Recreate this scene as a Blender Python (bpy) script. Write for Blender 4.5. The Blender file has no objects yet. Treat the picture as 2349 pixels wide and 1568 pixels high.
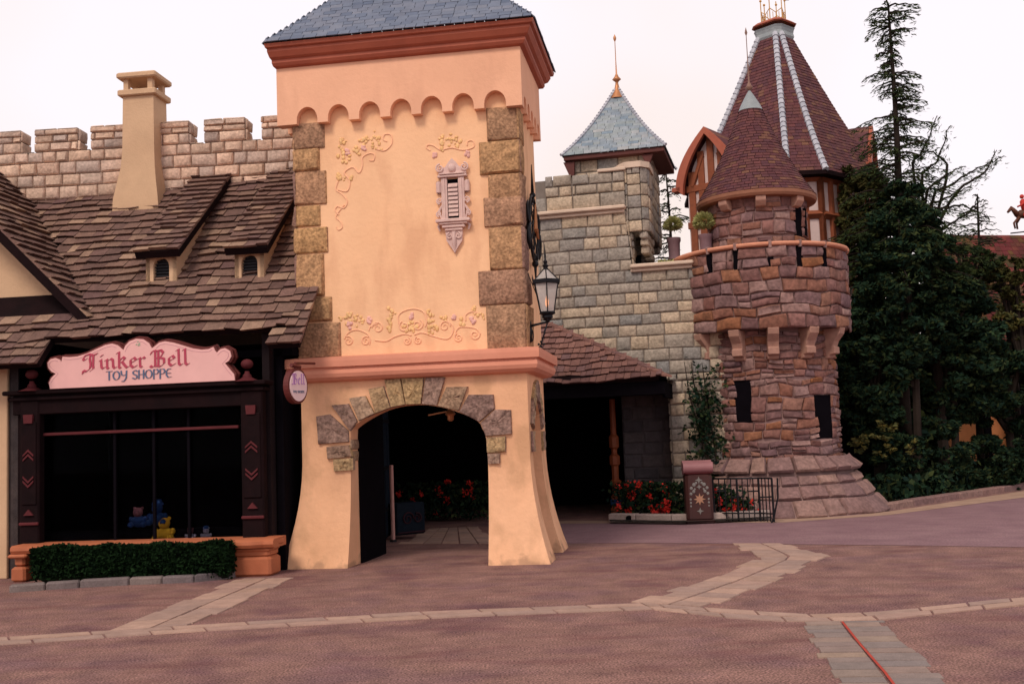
import bpy, bmesh, math, random
import numpy as np
from mathutils import Vector, Matrix, noise
rnd = random.Random(7)
sc = bpy.context.scene
# ---------------------------------------------------------------- camera
F, CX, CY = 2500.0, 1174.5, 784.0          # focal length and centre on a 2349 x 1568 picture
PITCH, ROLL, EYE = math.radians(5.05), 0.038, 1.65
cam = bpy.data.cameras.new('camera'); co = bpy.data.objects.new('camera', cam)
sc.collection.objects.link(co); sc.camera = co
cam.sensor_width = 36; cam.lens = F/2349*36; cam.clip_end = 2000; cam.clip_start = .1
co.location = (0, 0, EYE)
co.rotation_euler = (Matrix.Rotation(math.pi/2+PITCH, 3, 'X') @ Matrix.Rotation(-ROLL, 3, 'Z')).to_euler()
# ---------------------------------------------------------------- sky, sun, exposure
SUN_EL, SUN_AZ = math.radians(48), math.radians(205)      # azimuth clockwise from +Y
w = bpy.data.worlds.new('World'); sc.world = w; w.use_nodes = True
nt = w.node_tree; nt.nodes.clear()
out = nt.nodes.new('ShaderNodeOutputWorld'); bg = nt.nodes.new('ShaderNodeBackground')
sky = nt.nodes.new('ShaderNodeTexSky'); sky.sky_type = 'NISHITA'; sky.sun_disc = False
sky.sun_elevation = SUN_EL; sky.sun_rotation = SUN_AZ
bg.inputs['Strength'].default_value = .10
nt.links.new(sky.outputs[0], bg.inputs[0])
cloud = nt.nodes.new('ShaderNodeBackground')               # the bright overcast layer below the blue
tc = nt.nodes.new('ShaderNodeTexCoord'); cn = nt.nodes.new('ShaderNodeTexNoise'); cn.inputs['Scale'].default_value = 2.0
cn.inputs['Detail'].default_value = 3
cr = nt.nodes.new('ShaderNodeValToRGB')
cr.color_ramp.elements[0].position = .36; cr.color_ramp.elements[0].color = (.93, .79, .72, 1)
cr.color_ramp.elements[1].position = .58; cr.color_ramp.elements[1].color = (.985, .91, .945, 1)
nt.links.new(tc.outputs['Generated'], cn.inputs['Vector']); nt.links.new(cn.outputs['Fac'], cr.inputs[0])
sp = nt.nodes.new('ShaderNodeSeparateXYZ'); zr_n = nt.nodes.new('ShaderNodeMapRange'); nt.links.new(tc.outputs['Generated'], sp.inputs[0]); nt.links.new(sp.outputs['Z'], zr_n.inputs[0])
zr_n.inputs[1].default_value = .42; zr_n.inputs[2].default_value = .95; zr_n.inputs[3].default_value = 1.07; zr_n.inputs[4].default_value = .50   # sky dimmed overhead, out of view, to weaken the fill light
nt.links.new(cr.outputs[0], cloud.inputs[0]); nt.links.new(zr_n.outputs[0], cloud.inputs['Strength'])
mx = nt.nodes.new('ShaderNodeMixShader'); mx.inputs[0].default_value = .93
nt.links.new(bg.outputs[0], mx.inputs[1]); nt.links.new(cloud.outputs[0], mx.inputs[2]); nt.links.new(mx.outputs[0], out.inputs[0])
sl = bpy.data.lights.new('sun', 'SUN'); so = bpy.data.objects.new('sun', sl); sc.collection.objects.link(so)
sl.energy = 1.9; sl.angle = math.radians(16); sl.color = (1.0, .86, .72)
dv = Vector((math.sin(SUN_AZ)*math.cos(SUN_EL), math.cos(SUN_AZ)*math.cos(SUN_EL), math.sin(SUN_EL)))
so.rotation_euler = dv.to_track_quat('Z', 'Y').to_euler(); so.location = dv*60
sc.view_settings.view_transform = 'Standard'; sc.view_settings.look = 'None'
sc.view_settings.exposure = .06; sc.view_settings.gamma = 1
# ---------------------------------------------------------------- measuring
def ray(x, y):
    u = (x-CX)/F; v = (CY-y)/F
    a = u*math.cos(ROLL)+v*math.sin(ROLL); b = -u*math.sin(ROLL)+v*math.cos(ROLL)
    return Vector((a, math.cos(PITCH)-b*math.sin(PITCH), math.sin(PITCH)+b*math.cos(PITCH)))
def gnd(x, y, z=0.0):
    d = ray(x, y); t = (z-EYE)/d.z; return Vector((d.x*t, d.y*t, z))
def at(x, y, Y):
    d = ray(x, y); t = Y/d.y; return Vector((d.x*t, Y, EYE+d.z*t))
class Frame:
    def __init__(s, ox, oy, deg):
        s.o = Vector((ox, oy, 0)); r = math.radians(deg)
        s.A = Vector((math.cos(r), -math.sin(r), 0)); s.B = Vector((math.sin(r), math.cos(r), 0)); s.ang = -r
    def __call__(s, a, b, z): return s.o+s.A*a+s.B*b+Vector((0, 0, z))
    def plane(s, x, y, P, N):
        d = ray(x, y); C = Vector((0, 0, EYE)); t = (P-C).dot(N)/d.dot(N); return C+d*t
    def hit(s, x, y, b=0.0):
        p = s.plane(x, y, s(0, b, 0), s.B); q = p-s.o; return q.dot(s.A), p.z
    def loc(s, p): q = p-s.o; return q.dot(s.A), q.dot(s.B), p.z
# ---------------------------------------------------------------- objects
def tag(o, label=None, cat=None, group=None, kind=None):
    if label: o['label'] = label
    if cat: o['category'] = cat
    if group: o['group'] = group
    if kind: o['kind'] = kind
    return o
def thing(name, label, cat, loc, group=None):
    o = bpy.data.objects.new(name, None); sc.collection.objects.link(o); o.location = loc; o.empty_display_size = .2
    bpy.context.view_layer.update()
    return tag(o, label, cat, group)
class MB:
    def __init__(s): s.v = []; s.f = []; s.n = 0
    def add(s, vs, fs):
        k = s.n; s.v.extend([tuple(p) for p in vs]); s.n += len(vs); s.f.extend([tuple(i+k for i in f) for f in fs])
    def quad(s, a, b, c, d): s.add([a, b, c, d], [(0, 1, 2, 3)])
    def box(s, fr, a0, a1, b0, b1, z0, z1):
        s.hexa([fr(a, b, z) for z in (z0, z1) for b in (b0, b1) for a in (a0, a1)])
    def hexa(s, p): s.add(p, [(0, 1, 5, 4), (1, 3, 7, 5), (3, 2, 6, 7), (2, 0, 4, 6), (4, 5, 7, 6), (0, 2, 3, 1)])
    def bbox(s, fr, a0, a1, b0, b1, z0, z1, e=.012):       # box with chamfered edges
        P = []
        F_ = []
        def ring(z, i): return [fr(a, b, z) for a, b in ((a0+i+e, b0+i), (a1-i-e, b0+i), (a1-i, b0+i+e), (a1-i, b1-i-e), (a1-i-e, b1-i), (a0+i+e, b1-i), (a0+i, b1-i-e), (a0+i, b0+i+e))]
        R = [ring(z0, e), ring(z0+e, 0), ring(z1-e, 0), ring(z1, e)]
        for r in R: P += r
        for k in range(3):
            for j in range(8): F_.append((k*8+j, k*8+(j+1) % 8, (k+1)*8+(j+1) % 8, (k+1)*8+j))
        F_.append(tuple(range(24, 32))); F_.append(tuple(range(7, -1, -1))); s.add(P, F_)
    def prism(s, fr, pts, d0, d1):                          # pts (a,z) outline on a vertical plane, from b=d0 (front) to d1
        n = len(pts); s.add([fr(a, d0, z) for a, z in pts]+[fr(a, d1, z) for a, z in pts],
            [tuple(range(n)), tuple(range(2*n-1, n-1, -1))]+[(i, n+i, n+(i+1) % n, (i+1) % n) for i in range(n)])
    def tube(s, pts, r, n=6, cap=True):
        pts = [Vector(p) for p in pts]; rs = r if isinstance(r, (list, tuple)) else [r]*len(pts)
        P = []; Fs = []; up = None
        for i, p in enumerate(pts):
            t = (pts[min(i+1, len(pts)-1)]-pts[max(i-1, 0)])
            t = t.normalized() if t.length > 1e-9 else Vector((0, 0, 1))
            if up is None: up = Vector((0, 0, 1)) if abs(t.z) < .9 else Vector((1, 0, 0))
            x = t.cross(up)
            if x.length < 1e-4: x = t.cross(Vector((0, 1, 0)))
            x.normalize(); y = x.cross(t).normalized(); up = y
            for k in range(n):
                a = 2*math.pi*k/n; P.append(p+(x*math.cos(a)+y*math.sin(a))*rs[i])
        for i in range(len(pts)-1):
            for k in range(n): Fs.append((i*n+k, i*n+(k+1) % n, (i+1)*n+(k+1) % n, (i+1)*n+k))
        if cap: Fs.append(tuple(range(n-1, -1, -1))); Fs.append(tuple(range((len(pts)-1)*n, len(pts)*n)))
        s.add(P, Fs)
    def lathe(s, c, prof, n=32, a0=0, a1=2*math.pi):
        c = Vector(c); full = abs(a1-a0-2*math.pi) < 1e-6; m = n if full else n+1
        P = [c+Vector((r*math.cos(a0+(a1-a0)*k/n), r*math.sin(a0+(a1-a0)*k/n), z)) for r, z in prof for k in range(m)]
        Fs = [(i*m+k, i*m+(k+1) % m, (i+1)*m+(k+1) % m, (i+1)*m+k) for i in range(len(prof)-1) for k in range(m if full else n)]
        s.add(P, Fs)
    def ball(s, c, r, n=10, sq=(1, 1, 1)):
        c = Vector(c)
        m = n//2+1; P = []; Fs = []
        for i in range(m+1):
            t = math.pi*i/m
            for k in range(n):
                a = 2*math.pi*k/n; P.append(c+Vector((r*sq[0]*math.sin(t)*math.cos(a), r*sq[1]*math.sin(t)*math.sin(a), -r*sq[2]*math.cos(t))))
        for i in range(m):
            for k in range(n): Fs.append((i*n+k, i*n+(k+1) % n, (i+1)*n+(k+1) % n, (i+1)*n+k))
        s.add(P, Fs)
    def build(s, name, mat, parent=None, smooth=False, bev=0):
        me = bpy.data.meshes.new(name); off = parent.matrix_world.translation.copy() if parent else Vector((0, 0, 0))
        base = Vector((0, 0, 0))
        if not parent and s.v:
            A = np.array(s.v); base = Vector(((A[:, 0].min()+A[:, 0].max())/2, (A[:, 1].min()+A[:, 1].max())/2, A[:, 2].min())); off = base
        me.from_pydata([(p[0]-off.x, p[1]-off.y, p[2]-off.z) for p in s.v], [], s.f); me.materials.append(mat)
        bm = bmesh.new(); bm.from_mesh(me)
        bmesh.ops.recalc_face_normals(bm, faces=bm.faces); bm.to_mesh(me); bm.free()
        if smooth:
            me.polygons.foreach_set('use_smooth', [True]*len(me.polygons))
            if smooth != 'all':
                try: me.set_sharp_from_angle(angle=math.radians(smooth if smooth is not True else 40))
                except Exception: pass
        o = bpy.data.objects.new(name, me); sc.collection.objects.link(o)
        if parent: o.parent = parent
        else: o.location = base
        if bev:
            m = o.modifiers.new('bevel', 'BEVEL'); m.width = bev; m.segments = 2; m.limit_method = 'ANGLE'
        bpy.context.view_layer.update()
        return o
def curtain(mb, f, cols, ztop, thick, nz=1, back=True, caps=False):
    """wall whose lower edge follows cols [(x, zbottom)]; f(x, d, z) -> point, d = depth behind the front"""
    n = len(cols)
    if caps:
        for x, b in (cols[0], cols[-1]): mb.quad(f(x, 0, b), f(x, thick, b), f(x, thick, ztop), f(x, 0, ztop))
    for i in range(n-1):
        (x0, b0), (x1, b1) = cols[i], cols[i+1]
        if abs(x1-x0) > 1e-6:
            for k in range(nz):
                za0 = b0+(ztop-b0)*k/nz; za1 = b0+(ztop-b0)*(k+1)/nz; zb0 = b1+(ztop-b1)*k/nz; zb1 = b1+(ztop-b1)*(k+1)/nz
                mb.quad(f(x0, 0, za0), f(x1, 0, zb0), f(x1, 0, zb1), f(x0, 0, za1))
                if back: mb.quad(f(x0, thick, za1), f(x1, thick, zb1), f(x1, thick, zb0), f(x0, thick, za0))
            mb.quad(f(x0, thick, b0), f(x1, thick, b1), f(x1, 0, b1), f(x0, 0, b0))
        else:
            m = 8
            for k in range(m):
                z0 = b0+(b1-b0)*k/m; z1 = b0+(b1-b0)*(k+1)/m
                mb.quad(f(x0, 0, z0), f(x0, thick, z0), f(x0, thick, z1), f(x0, 0, z1))
def rock(mb, f, s0, s1, t0, t1, h, n=5, rough=.25, inset=None, base=0.0):
    """one rounded stone on surface f(s,t,height)"""
    L, W = s1-s0, t1-t0; i = inset or min(.026, .16*min(L, W))
    us = [0, i/L*.35, i/L]+[q/(n-3) for q in range(1, n-3)]+[1-i/L, 1-i/L*.35, 1]
    vs = [0, i/W*.35, i/W, .5, 1-i/W, 1-i/W*.35, 1]
    us = sorted(us); P = []; hh = h*rnd.uniform(.75, 1.15); sx, sy = rnd.uniform(-.25, .25)*h, rnd.uniform(-.3, .3)*h
    for a, u in enumerate(us):
        for b, v in enumerate(vs):
            eu = min(a, len(us)-1-a); ev = min(b, len(vs)-1-b); e = min(eu, ev, 2)
            q = (0, .62, 1)[e]; cu, cv = u, v
            if eu == 0 and ev == 0: cu = u+(.5-u)*i*.6/L; cv = v+(.5-v)*i*.6/W
            k = base+q*(hh+sx*(u-.5)*2+sy*(v-.5)*2)+(rnd.uniform(-rough, rough)*h if e == 2 else 0)
            P.append(f(s0+L*cu, t0+W*cv, k))
    m = len(vs); mb.add(P, [(a*m+b, (a+1)*m+b, (a+1)*m+b+1, a*m+b+1) for a in range(len(us)-1) for b in range(m-1)])
def stones(mb, f, S, T, rowh, lens, h, gap=.012, warp=0.0, wf=1.2, skip=None, seed=1, rough=.2, rng=None):
    R = random.Random(seed); t = T[0]; row = 0
    def w(s, t): 
        if not warp: return s, t
        v = noise.noise_vector(Vector((s*wf, t*wf, seed*3.1))); return s+v.x*warp*1.2, t+v.y*warp
    def g(s, t, k):
        s2, t2 = w(s, t); return f(s2, t2, k)
    while t < T[1]-.02:
        hh = min(R.uniform(*rowh), T[1]-t)
        if T[1]-(t+hh) < rowh[0]*.6: hh = T[1]-t
        a, b = rng(t+hh/2) if rng else S
        s = a-(R.uniform(0, lens[0]) if not rng else 0); s = a if rng else s
        while s < b-.01:
            L = R.uniform(*lens)
            if b-(s+L) < lens[0]*.5: L = b-s
            e0, e1 = max(s, a), min(s+L, b)
            if e1-e0 > .04:
                # a part of the long rows is split into two lower stones
                seg = [(t, t+hh)]
                if warp > .05 and hh > rowh[0]*1.3 and R.random() < .35: mm = t+hh*R.uniform(.4, .6); seg = [(t, mm), (mm, t+hh)]
                for q0, q1 in seg:
                    if not (skip and skip(e0, e1, q0, q1)):
                        rock(mb, g, e0+gap/2, e1-gap/2, q0+gap/2, q1-gap/2, h, rough=rough)
            s += L
        t += hh; row += 1
def shingles(mb, f, T, rng, rowh=.17, lens=(.12, .3), th=.035, wav=.02, seed=1, over=.06, jag=.012, skip=None, uc=0.0):
    R = random.Random(seed); t = T[0]; row = 0; ph = R.uniform(0, 50)
    while t < T[1]-.01:
        a, b = rng(t+rowh*.5)
        s = a-R.uniform(0, lens[1])
        while s < b:
            L = R.uniform(*lens); e0, e1 = max(s, a), min(s+L, b)
            if e1-e0 > .02 and not (skip and skip((e0+e1)/2, t)):
                o0 = wav*noise.noise(Vector((e0*2.2+ph, row*1.7, 0)))*2+R.uniform(-jag, jag); o1 = wav*noise.noise(Vector((e1*2.2+ph, row*1.7, 0)))*2
                o1 = o0+(o1-o0)*.6; k = th*R.uniform(.8, 1.25); top = min(t+rowh+over, T[1]+.02)
                g = .004
                P = [f(e0+g, t+o0+uc, 0), f(e1-g, t+o1+uc, 0), f(e0+g, t+o0, k), f(e1-g, t+o1, k), f(e0+g, top, .0), f(e1-g, top, .0), f(e0+g, top, .012), f(e1-g, top, .012)]
                mb.add(P, [(0, 1, 3, 2), (2, 3, 7, 6), (0, 2, 6, 4), (1, 5, 7, 3), (4, 6, 7, 5)])
            s += L
        t += rowh; row += 1
def leaves(name, C, size, mat, parent=None, asp=.45, seed=1, flat=0.0, orient=None):
    """one mesh of small leaf faces around the points C (N,3)"""
    R = np.random.RandomState(seed); C = np.asarray(C, dtype=float); n = len(C)
    d = R.normal(size=(n, 3)) if orient is None else np.asarray(orient)+R.normal(size=(n, 3))*.35
    if orient is None: d[:, 2] *= (1-flat)
    d /= np.linalg.norm(d, axis=1)[:, None]+1e-9
    e = np.cross(d, R.normal(size=(n, 3))); e /= np.linalg.norm(e, axis=1)[:, None]+1e-9
    sz = size*R.uniform(.6, 1.4, n)[:, None]
    V = np.stack([C-d*sz, C+e*sz*asp-d*sz*.1, C+d*sz, C-e*sz*asp-d*sz*.1], 1).reshape(-1, 3)
    off = np.array(parent.matrix_world.translation) if parent else np.array([C[:, 0].mean(), C[:, 1].mean(), C[:, 2].min()])
    me = bpy.data.meshes.new(name); me.vertices.add(4*n); me.vertices.foreach_set('co', (V-off).ravel().astype(np.float32))
    me.loops.add(4*n); me.loops.foreach_set('vertex_index', np.arange(4*n, dtype=np.int32))
    me.polygons.add(n); me.polygons.foreach_set('loop_start', np.arange(0, 4*n, 4, dtype=np.int32)); me.polygons.foreach_set('loop_total', np.full(n, 4, dtype=np.int32))
    me.update(); me.materials.append(mat)
    o = bpy.data.objects.new(name, me); sc.collection.objects.link(o)
    if parent: o.parent = parent
    else: o.location = off
    bpy.context.view_layer.update()
    return o
# ---------------------------------------------------------------- materials
def M(name, cols, rough=.8, nscale=6, namp=.25, bump=.0, bscale=40, island=True, spec=.3, metal=0, fine=0, emit=None, stain=None):
    m = bpy.data.materials.new(name); m.use_nodes = True; nt = m.node_tree; N = nt.nodes; L = nt.links
    p = N['Principled BSDF']; p.inputs['Roughness'].default_value = rough; p.inputs['Metallic'].default_value = metal
    p.inputs['Specular IOR Level'].default_value = spec
    if not isinstance(cols[0], (tuple, list)): cols = [cols]
    r = N.new('ShaderNodeValToRGB'); e = r.color_ramp.elements
    while len(e) < len(cols): e.new(.5)
    for i, c in enumerate(cols): e[i].position = (i+.0)/max(1, len(cols)-1) if len(cols) > 1 else i; e[i].color = (*c, 1)
    if len(cols) == 1: e[0].color = (*cols[0], 1); e[1].color = (*cols[0], 1)
    geo = N.new('ShaderNodeNewGeometry'); tc = N.new('ShaderNodeTexCoord')
    if island: L.new(geo.outputs['Random Per Island'], r.inputs[0])
    else: 
        n0 = N.new('ShaderNodeTexNoise'); n0.inputs['Scale'].default_value = nscale*.4; n0.inputs['Detail'].default_value = 4
        mr = N.new('ShaderNodeMapRange'); mr.inputs[1].default_value = .3; mr.inputs[2].default_value = .7
        L.new(tc.outputs['Object'], n0.inputs['Vector']); L.new(n0.outputs['Fac'], mr.inputs[0]); L.new(mr.outputs[0], r.inputs[0])
    n1 = N.new('ShaderNodeTexNoise'); n1.inputs['Scale'].default_value = nscale; n1.inputs['Detail'].default_value = 6; n1.inputs['Roughness'].default_value = .65
    L.new(tc.outputs['Object'], n1.inputs['Vector'])
    m1 = N.new('ShaderNodeMapRange'); m1.inputs[1].default_value = .25; m1.inputs[2].default_value = .75; m1.inputs[3].default_value = 1-namp; m1.inputs[4].default_value = 1+namp
    L.new(n1.outputs['Fac'], m1.inputs[0])
    mul = N.new('ShaderNodeVectorMath'); mul.operation = 'SCALE'; L.new(r.outputs[0], mul.inputs[0]); L.new(m1.outputs[0], mul.inputs['Scale']); last = mul.outputs[0]
    if fine:
        n2 = N.new('ShaderNodeTexNoise'); n2.inputs['Scale'].default_value = bscale*1.7; n2.inputs['Detail'].default_value = 2; L.new(tc.outputs['Object'], n2.inputs['Vector'])
        m2 = N.new('ShaderNodeMapRange'); m2.inputs[1].default_value = .3; m2.inputs[2].default_value = .7; m2.inputs[3].default_value = 1-fine; m2.inputs[4].default_value = 1+fine
        L.new(n2.outputs['Fac'], m2.inputs[0]); s2 = N.new('ShaderNodeVectorMath'); s2.operation = 'SCALE'; L.new(last, s2.inputs[0]); L.new(m2.outputs[0], s2.inputs['Scale']); last = s2.outputs[0]
    if stain:
        n3 = N.new('ShaderNodeTexNoise'); n3.inputs['Scale'].default_value = stain[1]; n3.inputs['Detail'].default_value = 5
        mp = N.new('ShaderNodeMapping'); mp.inputs['Scale'].default_value = stain[3] if len(stain) > 3 else (1, 1, 1)
        L.new(tc.outputs['Object'], mp.inputs[0]); L.new(mp.outputs[0], n3.inputs['Vector'])
        m3 = N.new('ShaderNodeMapRange'); m3.inputs[1].default_value = .52; m3.inputs[2].default_value = .68; m3.inputs[4].default_value = stain[2]
        L.new(n3.outputs['Fac'], m3.inputs[0]); mxx = N.new('ShaderNodeMix'); mxx.data_type = 'RGBA'
        L.new(m3.outputs[0], mxx.inputs[0]); L.new(last, mxx.inputs[6]); mxx.inputs[7].default_value = (*stain[0], 1); last = mxx.outputs[2]
    L.new(last, p.inputs['Base Color'])
    if bump:
        nb = N.new('ShaderNodeTexNoise'); nb.inputs['Scale'].default_value = bscale; nb.inputs['Detail'].default_value = 5; nb.inputs['Roughness'].default_value = .6
        L.new(tc.outputs['Object'], nb.inputs['Vector']); bp = N.new('ShaderNodeBump'); bp.inputs['Strength'].default_value = 1; bp.inputs['Distance'].default_value = bump
        L.new(nb.outputs['Fac'], bp.inputs['Height']); L.new(bp.outputs[0], p.inputs['Normal'])
    if emit: p.inputs['Emission Color'].default_value = (*emit[0], 1); p.inputs['Emission Strength'].default_value = emit[1]
    return m
stucco = M('peach_stucco', [(.87, .515, .30), (.90, .56, .34)], .9, 1.6, .07, .007, 14, False, .12, stain=((.68, .36, .21), 1.9, .45, (1.6, 1.6, .5)))
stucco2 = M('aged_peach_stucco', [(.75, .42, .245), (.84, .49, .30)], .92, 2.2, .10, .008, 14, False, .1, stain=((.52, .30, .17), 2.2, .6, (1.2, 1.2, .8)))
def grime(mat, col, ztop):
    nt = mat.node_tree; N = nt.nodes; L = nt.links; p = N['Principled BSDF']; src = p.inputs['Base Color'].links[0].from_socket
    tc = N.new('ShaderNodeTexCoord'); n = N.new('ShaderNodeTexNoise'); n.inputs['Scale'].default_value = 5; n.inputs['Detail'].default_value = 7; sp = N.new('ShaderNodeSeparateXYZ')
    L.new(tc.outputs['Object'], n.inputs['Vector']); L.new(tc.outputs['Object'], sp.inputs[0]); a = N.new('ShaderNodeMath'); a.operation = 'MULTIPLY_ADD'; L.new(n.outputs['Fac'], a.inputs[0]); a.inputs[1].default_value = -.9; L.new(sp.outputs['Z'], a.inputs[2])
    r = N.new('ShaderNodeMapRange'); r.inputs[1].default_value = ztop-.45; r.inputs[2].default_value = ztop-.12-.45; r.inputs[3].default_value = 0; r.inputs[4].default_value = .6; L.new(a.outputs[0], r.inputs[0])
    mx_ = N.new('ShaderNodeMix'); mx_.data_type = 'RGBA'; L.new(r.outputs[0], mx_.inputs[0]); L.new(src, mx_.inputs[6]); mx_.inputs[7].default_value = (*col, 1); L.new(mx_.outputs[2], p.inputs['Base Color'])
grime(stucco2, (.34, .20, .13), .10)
gal_stucco = M('pink_stucco', [(.82, .45, .29), (.86, .49, .325)], .9, 1.6, .06, .006, 14, False, .12, stain=((.66, .35, .23), 1.7, .4, (1.6, 1.6, .4)))
belt_m = M('salmon_moulding', [(.66, .27, .18), (.72, .31, .21)], .75, 3, .08, .002, 30, False, .25)
cornice_m = M('red_brown_paint', [(.34, .085, .05), (.40, .11, .062)], .6, 4, .12, 0, 30, False, .3)
quoin_m = M('quoin_stone', [(.34, .195, .11), (.42, .245, .125), (.25, .145, .12), (.38, .215, .13), (.46, .27, .13)], .95, 9, .35, .022, 16, True, .15, fine=.35)
vous_m = M('arch_stone', [(.31, .205, .155), (.22, .14, .125), (.40, .27, .14), (.34, .235, .175), (.26, .165, .14)], .95, 9, .35, .022, 16, True, .15, fine=.35)
slate_m = M('blue_slate', [(.12, .15, .22), (.15, .18, .25), (.18, .20, .26), (.10, .13, .20)], .7, 5, .15, .003, 30)
shake_m = M('wood_shake', [(.105, .058, .050), (.155, .088, .072), (.20, .118, .092), (.12, .068, .060), (.34, .22, .155), (.15, .085, .07), (.19, .11, .088), (.125, .068, .066)], .9, 8, .3, .006, 30, fine=.2)
shake2_m = M('red_brown_shake', [(.13, .065, .06), (.20, .10, .085), (.25, .125, .10), (.16, .09, .09)], .9, 8, .3, .006, 30, fine=.2)
tile_m = M('maroon_tile', [(.085, .030, .038), (.11, .036, .042), (.13, .045, .045), (.09, .034, .045), (.11, .04, .045), (.12, .045, .045), (.17, .08, .05)], .85, 7, .3, .004, 30)
bluetile_m = M('pale_blue_shingle', [(.20, .25, .30), (.29, .33, .37), (.26, .30, .31), (.17, .23, .30), (.36, .37, .38)], .8, 7, .25, .004, 30)
pale_stone = M('castle_stone', [(.62, .43, .32), (.50, .36, .28), (.68, .47, .36), (.42, .33, .29), (.76, .54, .41)], .95, 7, .25, .018, 14, fine=.2)
mortar = M('mortar', [(.24, .165, .13)], .95, 6, .2, .004, 40, False)
grey_stone = M('grey_castle_stone', [(.40, .32, .24), (.27, .25, .235), (.52, .41, .30), (.42, .335, .25), (.23, .225, .22), (.47, .37, .27), (.30, .26, .22)], .95, 7, .28, .02, 13, fine=.22)
grey_mortar = M('grey_mortar', [(.19, .16, .14)], .95, 6, .2, .004, 40, False)
ledge_m = M('pale_ledge', [(.62, .48, .38), (.68, .53, .42)], .85, 4, .12, .004, 30, False)
red_stone = M('red_rubble_stone', [(.17, .085, .08), (.22, .11, .10), (.25, .11, .075), (.14, .08, .085), (.19, .10, .098), (.32, .20, .18), (.15, .085, .095), (.24, .145, .14), (.27, .11, .05), (.20, .095, .09)], .95, 5, .35, .025, 9, fine=.22)
red_mortar = M('rose_mortar', [(.30, .19, .18)], .95, 6, .2, .004, 40, False)
apron_stone = M('apron_stone', [(.25, .145, .13), (.19, .115, .115), (.30, .185, .155), (.17, .10, .105)], .95, 5, .3, .02, 10, fine=.2)
coping_m = M('terracotta_coping', [(.62, .27, .17), (.68, .31, .20)], .8, 5, .12, .004, 25, False)
terra_m = M('terracotta', [(.38, .11, .05), (.44, .14, .065)], .65, 5, .12, .002, 25, False, .35)
chim_m = M('buff_stucco', [(.56, .37, .235), (.62, .42, .27)], .9, 2, .10, .005, 28, False, .15)
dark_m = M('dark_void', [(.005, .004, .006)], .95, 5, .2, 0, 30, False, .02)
darkwood_m = M('dark_timber', [(.009, .005, .006), (.014, .006, .007)], .85, 8, .2, .002, 40, False, .06)
maroon_m = M('maroon_paint', [(.085, .018, .022), (.11, .024, .028)], .7, 8, .15, .0, 40, False, .12)
timber_m = M('orange_brown_timber', [(.22, .065, .03), (.28, .08, .035)], .7, 8, .2, .003, 40, False)
infill_m = M('pale_infill', [(.62, .48, .46)], .9, 5, .1, .003, 40, False)
iron_m = M('black_iron', [(.012, .012, .016)], .5, 8, .2, 0, 40, False, .4, metal=.6)
lead_m = M('grey_lead', [(.24, .28, .30), (.32, .35, .37)], .6, 6, .15, .002, 40, False, .4)
ridge_m = M('grey_ridge_tile', [(.36, .38, .44), (.48, .49, .55), (.42, .43, .50)], .7, 6, .15, .002, 40)
copper_m = M('orange_metal', [(.50, .22, .10)], .45, 8, .1, 0, 40, False, .5, metal=.5)
carve_m = M('carved_lilac_stone', [(.62, .43, .40), (.72, .52, .47)], .8, 8, .15, .004, 60, False)
sign_m = M('pink_sign_face', [(.74, .41, .40), (.78, .45, .43)], .6, 4, .06, 0, 30, False)
signrim_m = M('dark_red_rim', [(.11, .020, .018)], .5, 4, .1, 0, 30, False)
text1_m = M('rose_lettering', [(.42, .055, .10)], .6, 4, .05, 0, 30, False)
text2_m = M('blue_grey_lettering', [(.10, .13, .22)], .6, 4, .05, 0, 30, False)
lilac_m = M('lilac_lettering', [(.45, .22, .50)], .6, 4, .05, 0, 30, False)
leafy_m = M('conifer_green', [(.016, .034, .018), (.034, .052, .018), (.055, .07, .024), (.014, .032, .024)], .9, 1.2, .45, 0, 30, True, .06)
leafd_m = M('deep_green', [(.007, .017, .012), (.015, .034, .018), (.009, .022, .019), (.045, .058, .020), (.012, .028, .017), (.024, .046, .022)], .9, .9, .8, 0, 30, True, .04)
ochre_m = M('ochre_leaf', [(.14, .10, .02), (.09, .09, .025), (.05, .06, .02)], .8, 2, .4, 0, 30)
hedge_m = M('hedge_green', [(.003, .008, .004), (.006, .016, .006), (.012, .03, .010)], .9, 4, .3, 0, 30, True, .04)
topi_m = M('pale_topiary', [(.36, .36, .13), (.46, .44, .19), (.27, .31, .12)], .8, 4, .3, 0, 30)
bark_m = M('bark', [(.018, .011, .008)], .95, 8, .3, .006, 30, False)
bloom_m = M('red_petals', [(.55, .02, .012), (.65, .035, .02), (.45, .015, .015)], .7, 4, .2, 0, 30)
scroll_m = M('peach_relief', [(.90, .52, .33)], .9, 3, .05, 0, 30, False)
gold_m = M('ochre_relief', [(.80, .49, .22), (.84, .54, .27)], .9, 5, .2, 0, 30)
fruit_m = M('lilac_relief', [(.80, .46, .38), (.74, .42, .38)], .9, 5, .15, 0, 30)
glass_lamp = M('milky_lamp_glass', [(.50, .46, .44)], .25, 4, .08, 0, 30, False, .5)
flame_m = M('lamp_flame', [(.9, .4, .15)], .5, 4, .0, 0, 30, False, emit=((1, .35, .12), 1.6))
def glass_mat():
    m = bpy.data.materials.new('window_glass'); m.use_nodes = True; p = m.node_tree.nodes['Principled BSDF']
    p.inputs['Base Color'].default_value = (.6, .62, .68, 1); p.inputs['Transmission Weight'].default_value = 1; p.inputs['Roughness'].default_value = .0; p.inputs['IOR'].default_value = 1.05
    n = m.node_tree.nodes.new('ShaderNodeTexNoise'); n.inputs['Scale'].default_value = 3
    mr = m.node_tree.nodes.new('ShaderNodeMapRange'); mr.inputs[3].default_value = .0; mr.inputs[4].default_value = .03
    m.node_tree.links.new(n.outputs['Fac'], mr.inputs[0]); m.node_tree.links.new(mr.outputs[0], p.inputs['Roughness'])
    return m
glass_m = glass_mat()
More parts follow.
